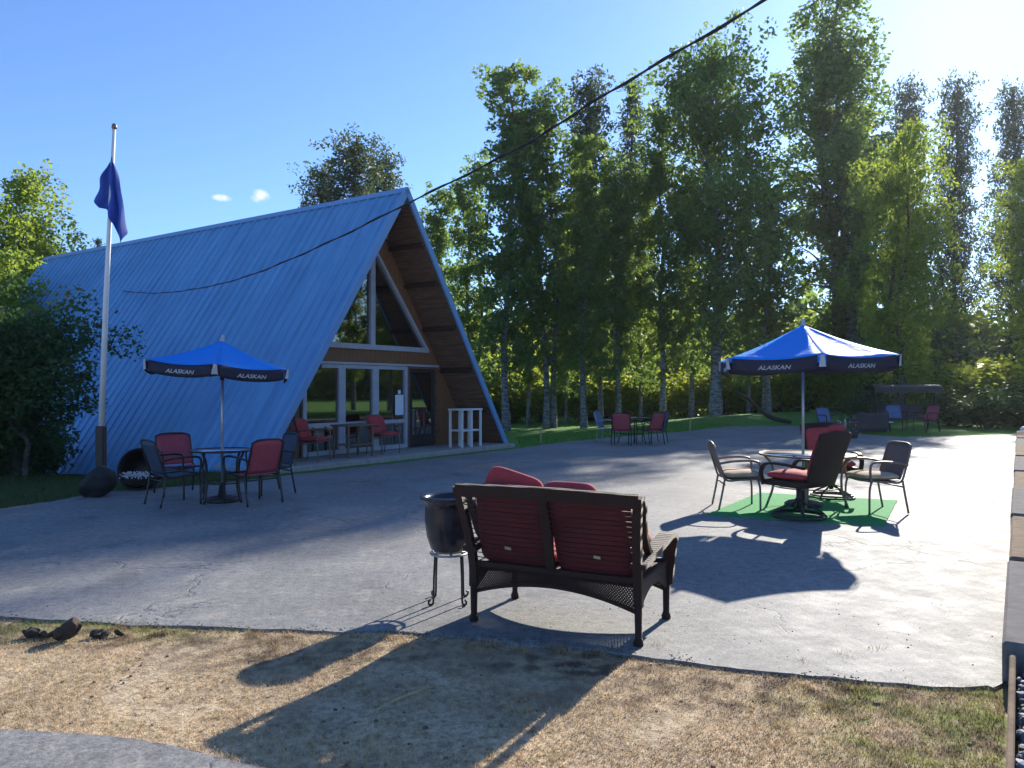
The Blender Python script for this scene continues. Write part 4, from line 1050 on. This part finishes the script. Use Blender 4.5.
def bush_proto(name, leaf, seed, n=2600, size=.10):
    global rng
    rng = np.random.default_rng(seed); rnd = random.Random(seed); r = empty(name); tb = MB(); cs = []
    for k in range(26):
        a = rnd.uniform(0, 2 * PI); d = rnd.uniform(.2, 1.1); hh = rnd.uniform(.7, 1.9) * (1.25 - .35 * d); e = Vector((math.cos(a) * d, math.sin(a) * d, hh))
        tb.tube(curve_pts([(e.x * .15, e.y * .15, -.1), (e.x * .5, e.y * .5, hh * .55), e], 3), [.018] * 3 + [.012] * 2 + [.006] * 2, 5, False)
        for f in (.45, .65, .82, 1): cs.append((Vector((e.x * .15, e.y * .15, 0)).lerp(e, f), .17))
    c = np.array([list(x[0]) for x in cs]); i = rng.choice(len(c), n); P = c[i] + rng.normal(size=(n, 3)) * .20; P[:, 2] = np.maximum(P[:, 2], .03)
    tb.build('stems', 'dark_bark', r); me = leaf_mesh('foliage', P, size, leaf, aspect=.6)
    o = bpy.data.objects.new('foliage', me); COL.objects.link(o); o.parent = r; return r, 2.0
PROTO['bush'] = bush_proto('leafy_bush', 'bush_leaves', 21)
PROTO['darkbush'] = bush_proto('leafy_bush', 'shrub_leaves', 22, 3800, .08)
USED = set()
def plant(kind, px, Y, top=None, H=None, label='', cat='tree', group=None, wide=1.0, rz=None, X=None):
    r0, h0 = PROTO[kind]; X = bgx(px, Y) if X is None else X
    gz = ground_z(X, Y)
    if H is None: H = 1.6 + (388 - top) / 773 * Y - gz
    sc = H / h0; rz = random.uniform(0, 6.28) if rz is None else rz
    if kind in USED: o = copy_tree(r0, (X, Y, gz), rz, (sc * wide, sc * wide, sc))
    else: o = r0; o.location = (X, Y, gz); o.rotation_euler = (0, 0, rz); o.scale = (sc * wide, sc * wide, sc); USED.add(kind)
    tag(o, label, cat, group); return o
random.seed(42)
GT = 'trees in a row behind the lot'
rows = [
 ('birch_b', 528, 45, 185, 'thin birch between the pointed birch and the double stemmed one', .7),
 ('birch_a', 566, 46, 200, 'thin birch just left of the cable crossed spruce', .7),
 ('birch_b', 604, 44, 190, 'thin low birch standing behind the far table', .7),
 ('birch_a', 641, 46, 175, 'thin birch just right of the far table', .7),
 ('birch_b', 688, 45, 165, 'thin birch close on the left of the thick grey trunk', .7),
 ('birch_a', 748, 46, 190, 'thin birch behind the fallen log', .75),
 ('birch_a', 444, 50, 190, 'slender low birch just right of the A-frame peak', 1.0),
 ('birch_b', 474, 46, 150, 'narrow birch second from the left in the tree row', 1.0),
 ('birch_a', 507, 41, 66, 'tall slender birch with a pointed top, left part of the tree row', 1.05),
 ('birch_b', 546, 42, 84, 'tall double stemmed birch right of the pointed birch', 1.05),
 ('feather', 592, 50, 76, 'spruce with a sharp dark tip crossed by the cable', .95),
 ('birch_a', 584, 41, 135, 'birch with yellowish upper leaves in front of the sharp tipped spruce', 1.1),
 ('thin', 629, 52, 76, 'thin open spruce standing up between birch crowns', 1.1),
 ('birch_b', 622, 42, 150, 'dark birch between the thin spruce and the broad cottonwood', .95),
 ('birch_a', 662, 43, 112, 'dense birch leaning against the left side of the broad cottonwood', .95),
 ('cotton', 715, 42, 66, 'broad round crowned cottonwood with a thick grey trunk', .95),
 ('birch_b', 772, 44, 170, 'lower dark birch in the gap left of the tallest tree', 1.2),
 ('tall', 838, 52, -22, 'tallest tree in the row, reaching the top of the picture above the right umbrella', 1.15),
 ('bright', 898, 41, 138, 'yellow green alder lit by the sun at the right side of the tallest tree', .82),
 ('feather', 909, 78, 82, 'distant spruce tip behind the yellow green alder', .7),
 ('feather', 955, 80, 80, 'tall see-through spruce with a bare lower trunk near the right', .75),
 ('feather', 1011, 82, 88, 'dark distant spruce near the right edge', .75),
 ('bright', 1044, 50, 168, 'sunlit green tree cut by the right edge of the picture', .9),
 ('birch_a', 860, 60, 110, 'birch behind the tallest tree', 1.2),
 ('feather', 352, 46, 136, 'dark bushy spruce crown rising behind the blue roof left of its peak', 1.25),
 ('feather', 326, 48, 165, 'smaller spruce crown at the left of the one behind the blue roof', 1.1),
 ('feather', 384, 50, 152, 'spruce crown nearest the roof peak', 1.0),
 ('thin', 96, 52, 236, 'small spruce tip showing above the roof ridge by the flagpole', 1.0),
]
for k, px, Y, top, lb, wd in rows:
    plant(k, px, Y, top=top, label=lb, cat='tree', group=GT, wide=wd)
# the left side
plant('bright', 8, 30, top=176, label='light green tree rising at the left edge beyond the roof', cat='tree', wide=1.1, rz=1)
plant('bright', 44, 34, top=226, label='rounded green tree touching the far end of the blue roof', cat='tree', wide=.9, rz=3)
plant('bright', 6, 24, top=262, label='yellow green sunlit tree low at the left edge above the dark willow', cat='tree', wide=1.15, rz=5)
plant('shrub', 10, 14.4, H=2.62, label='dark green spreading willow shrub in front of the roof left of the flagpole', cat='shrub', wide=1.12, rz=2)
# undergrowth
random.seed(8)
GU = 'sunlit bushes beneath the tree row'
n = 0
places = ['behind the lawn right of the roof foot', 'between the two leftmost trunks', 'behind the far table', 'left of the thick grey trunk', 'right of the thick grey trunk', 'under the right umbrella', 'beyond the canopy swing', 'toward the right edge']
for row, (Y0, hh) in enumerate(((50, 3.4), (62, 5.2), (75, 7.5))):
    for i in range(20):
        px = 425 + i * 32 + random.uniform(-10, 10) + row * 9; Y = Y0 + random.uniform(-1.5, 1.5); H = hh * random.uniform(.75, 1.15)
        kind = 'bush' if px < 850 or random.random() < .8 else 'darkbush'
        z = ('front', 'middle', 'rear')[row]
        plant(kind, px, Y, H=H, label='%s leafy bush in the undergrowth behind the trunks of the tree row' % ('bright' if kind == 'bush' else 'dark'), cat='bush', group=GU, wide=1.35)
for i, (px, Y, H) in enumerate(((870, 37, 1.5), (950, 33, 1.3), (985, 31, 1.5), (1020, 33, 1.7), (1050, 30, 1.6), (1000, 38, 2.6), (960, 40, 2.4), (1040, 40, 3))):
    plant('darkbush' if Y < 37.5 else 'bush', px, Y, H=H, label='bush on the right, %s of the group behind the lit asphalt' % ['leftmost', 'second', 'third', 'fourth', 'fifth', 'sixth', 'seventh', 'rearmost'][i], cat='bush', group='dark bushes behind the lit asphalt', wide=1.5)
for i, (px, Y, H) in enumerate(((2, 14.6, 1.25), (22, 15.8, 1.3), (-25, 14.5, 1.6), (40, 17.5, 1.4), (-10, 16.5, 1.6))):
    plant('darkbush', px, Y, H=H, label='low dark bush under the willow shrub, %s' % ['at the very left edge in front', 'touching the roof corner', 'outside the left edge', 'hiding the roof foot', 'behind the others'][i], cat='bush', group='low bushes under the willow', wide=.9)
for i in range(11):      # trees closing the right side of the property, seen mirrored in the windows
    plant(('birch_a', 'cotton', 'birch_b')[i % 3], 0, 8 + i * 3.2 + (i % 2), X=31 + (i * 5) % 7, H=13 + (i * 3) % 5, label='leafy tree along the right side of the property outside the picture, mirrored in the windows', cat='tree', group='trees along the right side')
# far woods as one mass
def far_woods():
    global rng
    rng = np.random.default_rng(77); cs = []
    for k in range(760):
        a = rng.uniform(-62, 115); a = math.radians(a); d = rng.uniform(92, 120); x, y = d * math.sin(a), d * math.cos(a)
        hh = rng.uniform(7, 13); hh *= .8 if a < -.3 else 1
        m = 90; z = rng.uniform(0, 1, m) ** .8 * hh; wd = 2.4 * (1 - .7 * z / hh)
        cs.append(np.stack([x + rng.normal(size=m) * wd, y + rng.normal(size=m) * wd, z], 1))
    P = np.concatenate(cs); me = leaf_mesh('distant_woods', P, .75, 'birch_leaves', aspect=.7)
    o = bpy.data.objects.new('distant_woods', me); COL.objects.link(o); tag(o, 'distant woods closing the view behind the tree row', 'woods', kind='stuff')
far_woods()
# thin summer haze round the whole place
def haze():
    m = bpy.data.materials.new('haze'); m.use_nodes = True; t = m.node_tree; n = t.nodes; n.remove(n['Principled BSDF'])
    v = n.new('ShaderNodeVolumePrincipled'); v.inputs['Density'].default_value = .00026; v.inputs['Anisotropy'].default_value = .45; v.inputs['Color'].default_value = (.9, .94, 1, 1)
    t.links.new(v.outputs[0], n['Material Output'].inputs['Volume']); MATS['haze'] = m
    mb = MB(); mb.box((0, 55, 20), (420, 230, 46)); o = mb.build('haze', 'haze', kind='stuff')
haze()
# grass blades on the near verge and tufts along the lawn edge
def inside(poly, x, y):
    c = False; n = len(poly); j = n - 1
    for i in range(n):
        if (poly[i][1] > y) != (poly[j][1] > y) and x < (poly[j][0] - poly[i][0]) * (y - poly[i][1]) / (poly[j][1] - poly[i][1]) + poly[i][0]: c = not c
        j = i
    return c
def blades():
    rnd = random.Random(9); vs = []; fs = []
    def blade(x, y, h, wd, z0):
        a = rnd.uniform(0, 6.28); l = rnd.uniform(.2, 1.4) * h; dx, dy = math.cos(a), math.sin(a); k = len(vs)
        vs.extend([(x - dy * wd, y + dx * wd, z0), (x + dy * wd, y - dx * wd, z0), (x + dx * l, y + dy * l, z0 + h)]); fs.append((k, k + 1, k + 2))
    cnt = 0
    while cnt < 90000:
        y = 2.5 + 3.4 * rnd.random() ** 1.2; x = rnd.uniform(-.72, .72) * y
        if inside(lot, x, y) and (inside(lot, x, y - .09) or rnd.random() > .35): continue
        if inside(road, x, y) and rnd.random() > .01: continue
        wq = Vector((x, y, 0)) - W0
        if wq.dot(WN) > (.02 if wq.dot(WD) < 0 else -.01): continue
        nz = noise.noise(Vector((x * 2.2, y * 2.2, 5)))
        gr = max(0, 1 - ((x + 3.2) / 2) ** 2 - ((y - 5.35) / .55) ** 2) + max(0, 1 - ((x - 2.2) / 1.2) ** 2 - ((y - 3.7) / .8) ** 2)
        if nz < -.28 and gr < .2 and rnd.random() < .7: continue
        h = rnd.uniform(.006, .018) * (1 + .6 * nz) + .014 * gr * rnd.random()
        blade(x, y, h, rnd.uniform(.0012, .0028), ground_z(x, y) + .002 + .012 * noise.noise(Vector((x * 1.3, y * 1.3, 0)))); cnt += 1
    for k in range(150):      # longer tufts, thick along the edge of the lot
        if k % 3: x = rnd.uniform(-3.9, 2.5); y = 5.25 - .0 * x; y = np.interp(x, [-3.9, -2.09, -.73, .3, .77, 1.7, 2.62], [5.4, 5.14, 5.02, 4.8, 4.58, 4.22, 4.05]) - abs(rnd.gauss(0, .10))
        else: y = rnd.uniform(2.8, 5); x = rnd.uniform(-.7, .6) * y
        wq = Vector((x, y, 0)) - W0
        if wq.dot(WN) > -.05 or inside(road, x, y): continue
        if noise.noise(Vector((x * 1.5, y * 1.5, 9))) < -.1: continue
        for q in range(rnd.randint(15, 60)):
            blade(x + rnd.gauss(0, .025), y + rnd.gauss(0, .02), rnd.uniform(.015, .05), rnd.uniform(.0015, .003), ground_z(x, y))
    cnt = 0
    while cnt < 26000:     # tufts on the strip left of the lot and by the lawn edge
        if cnt % 2: x = rnd.uniform(-11, -4.2); y = rnd.uniform(9.5, 16)
        else: x = rnd.uniform(.2, 14); y = rnd.uniform(20, 34)
        if inside(lot, x, y): cnt += 0; continue
        q = Vector((x, y, 0)) - HM
        if abs(q.dot(HA)) < 4.1 and q.dot(HB) > -.4: continue
        h = rnd.uniform(.03, .10); blade(x, y, h, .006 if cnt % 2 else .011, ground_z(x, y)); cnt += 1
    m = MB(); m.v = vs; m.f = fs; m.sm = [False] * len(fs)
    m.build('grass', 'grass_blades', None, 'short dry and green grass growing on the verges around the asphalt', 'grass', kind='stuff')
blades()
def litter():
    rnd = random.Random(4); m = MB(); b = rock_mesh(3)
    for k in range(420):
        y = rnd.uniform(2.9, 5.8); x = rnd.uniform(-.7, .65) * y
        if (Vector((x, y, 0)) - W0).dot(WN) > -.05: continue
        sc = rnd.uniform(.006, .022) * (1.6 if rnd.random() < .06 else 1)
        if inside(lot, x, y): sc *= .5
        M = Matrix.Rotation(rnd.uniform(0, 6), 3, 'Z'); m.add([M @ Vector(v) * sc + Vector((x, y, (.0 if inside(lot, x, y) else -.02) + sc * .1)) for v in b.v], b.f)
    edge = [(-3.6, 5.42), (-2.09, 5.18), (-.73, 5.07), (.3, 4.84), (.77, 4.63), (1.7, 4.27), (2.62, 4.10)]
    for k in range(1500):
        i = rnd.randrange(len(edge) - 1); f = rnd.random(); x = edge[i][0] * (1 - f) + edge[i + 1][0] * f + rnd.gauss(0, .03); y = edge[i][1] * (1 - f) + edge[i + 1][1] * f + rnd.gauss(0, .045)
        if (Vector((x, y, 0)) - W0).dot(WN) > -.03: continue
        if noise.noise(Vector((x * 3, y * 3, 1))) < -.15: continue
        sc = rnd.uniform(.004, .014); M = Matrix.Rotation(rnd.uniform(0, 6), 3, 'Z')
        m.add([M @ Vector(v) * sc + Vector((x, y, (.0 if inside(lot, x, y) else -.014))) for v in b.v], b.f)
    m.build('pebbles', 'clod', None, 'scattered dark pebbles and clods on the dry verge', 'pebbles', kind='stuff')
litter()

for k_, (r_, h_) in PROTO.items():       # an unused kind must not stay at the origin
    if k_ not in USED:
        for o_ in list(r_.children) + [r_]: bpy.data.objects.remove(o_)
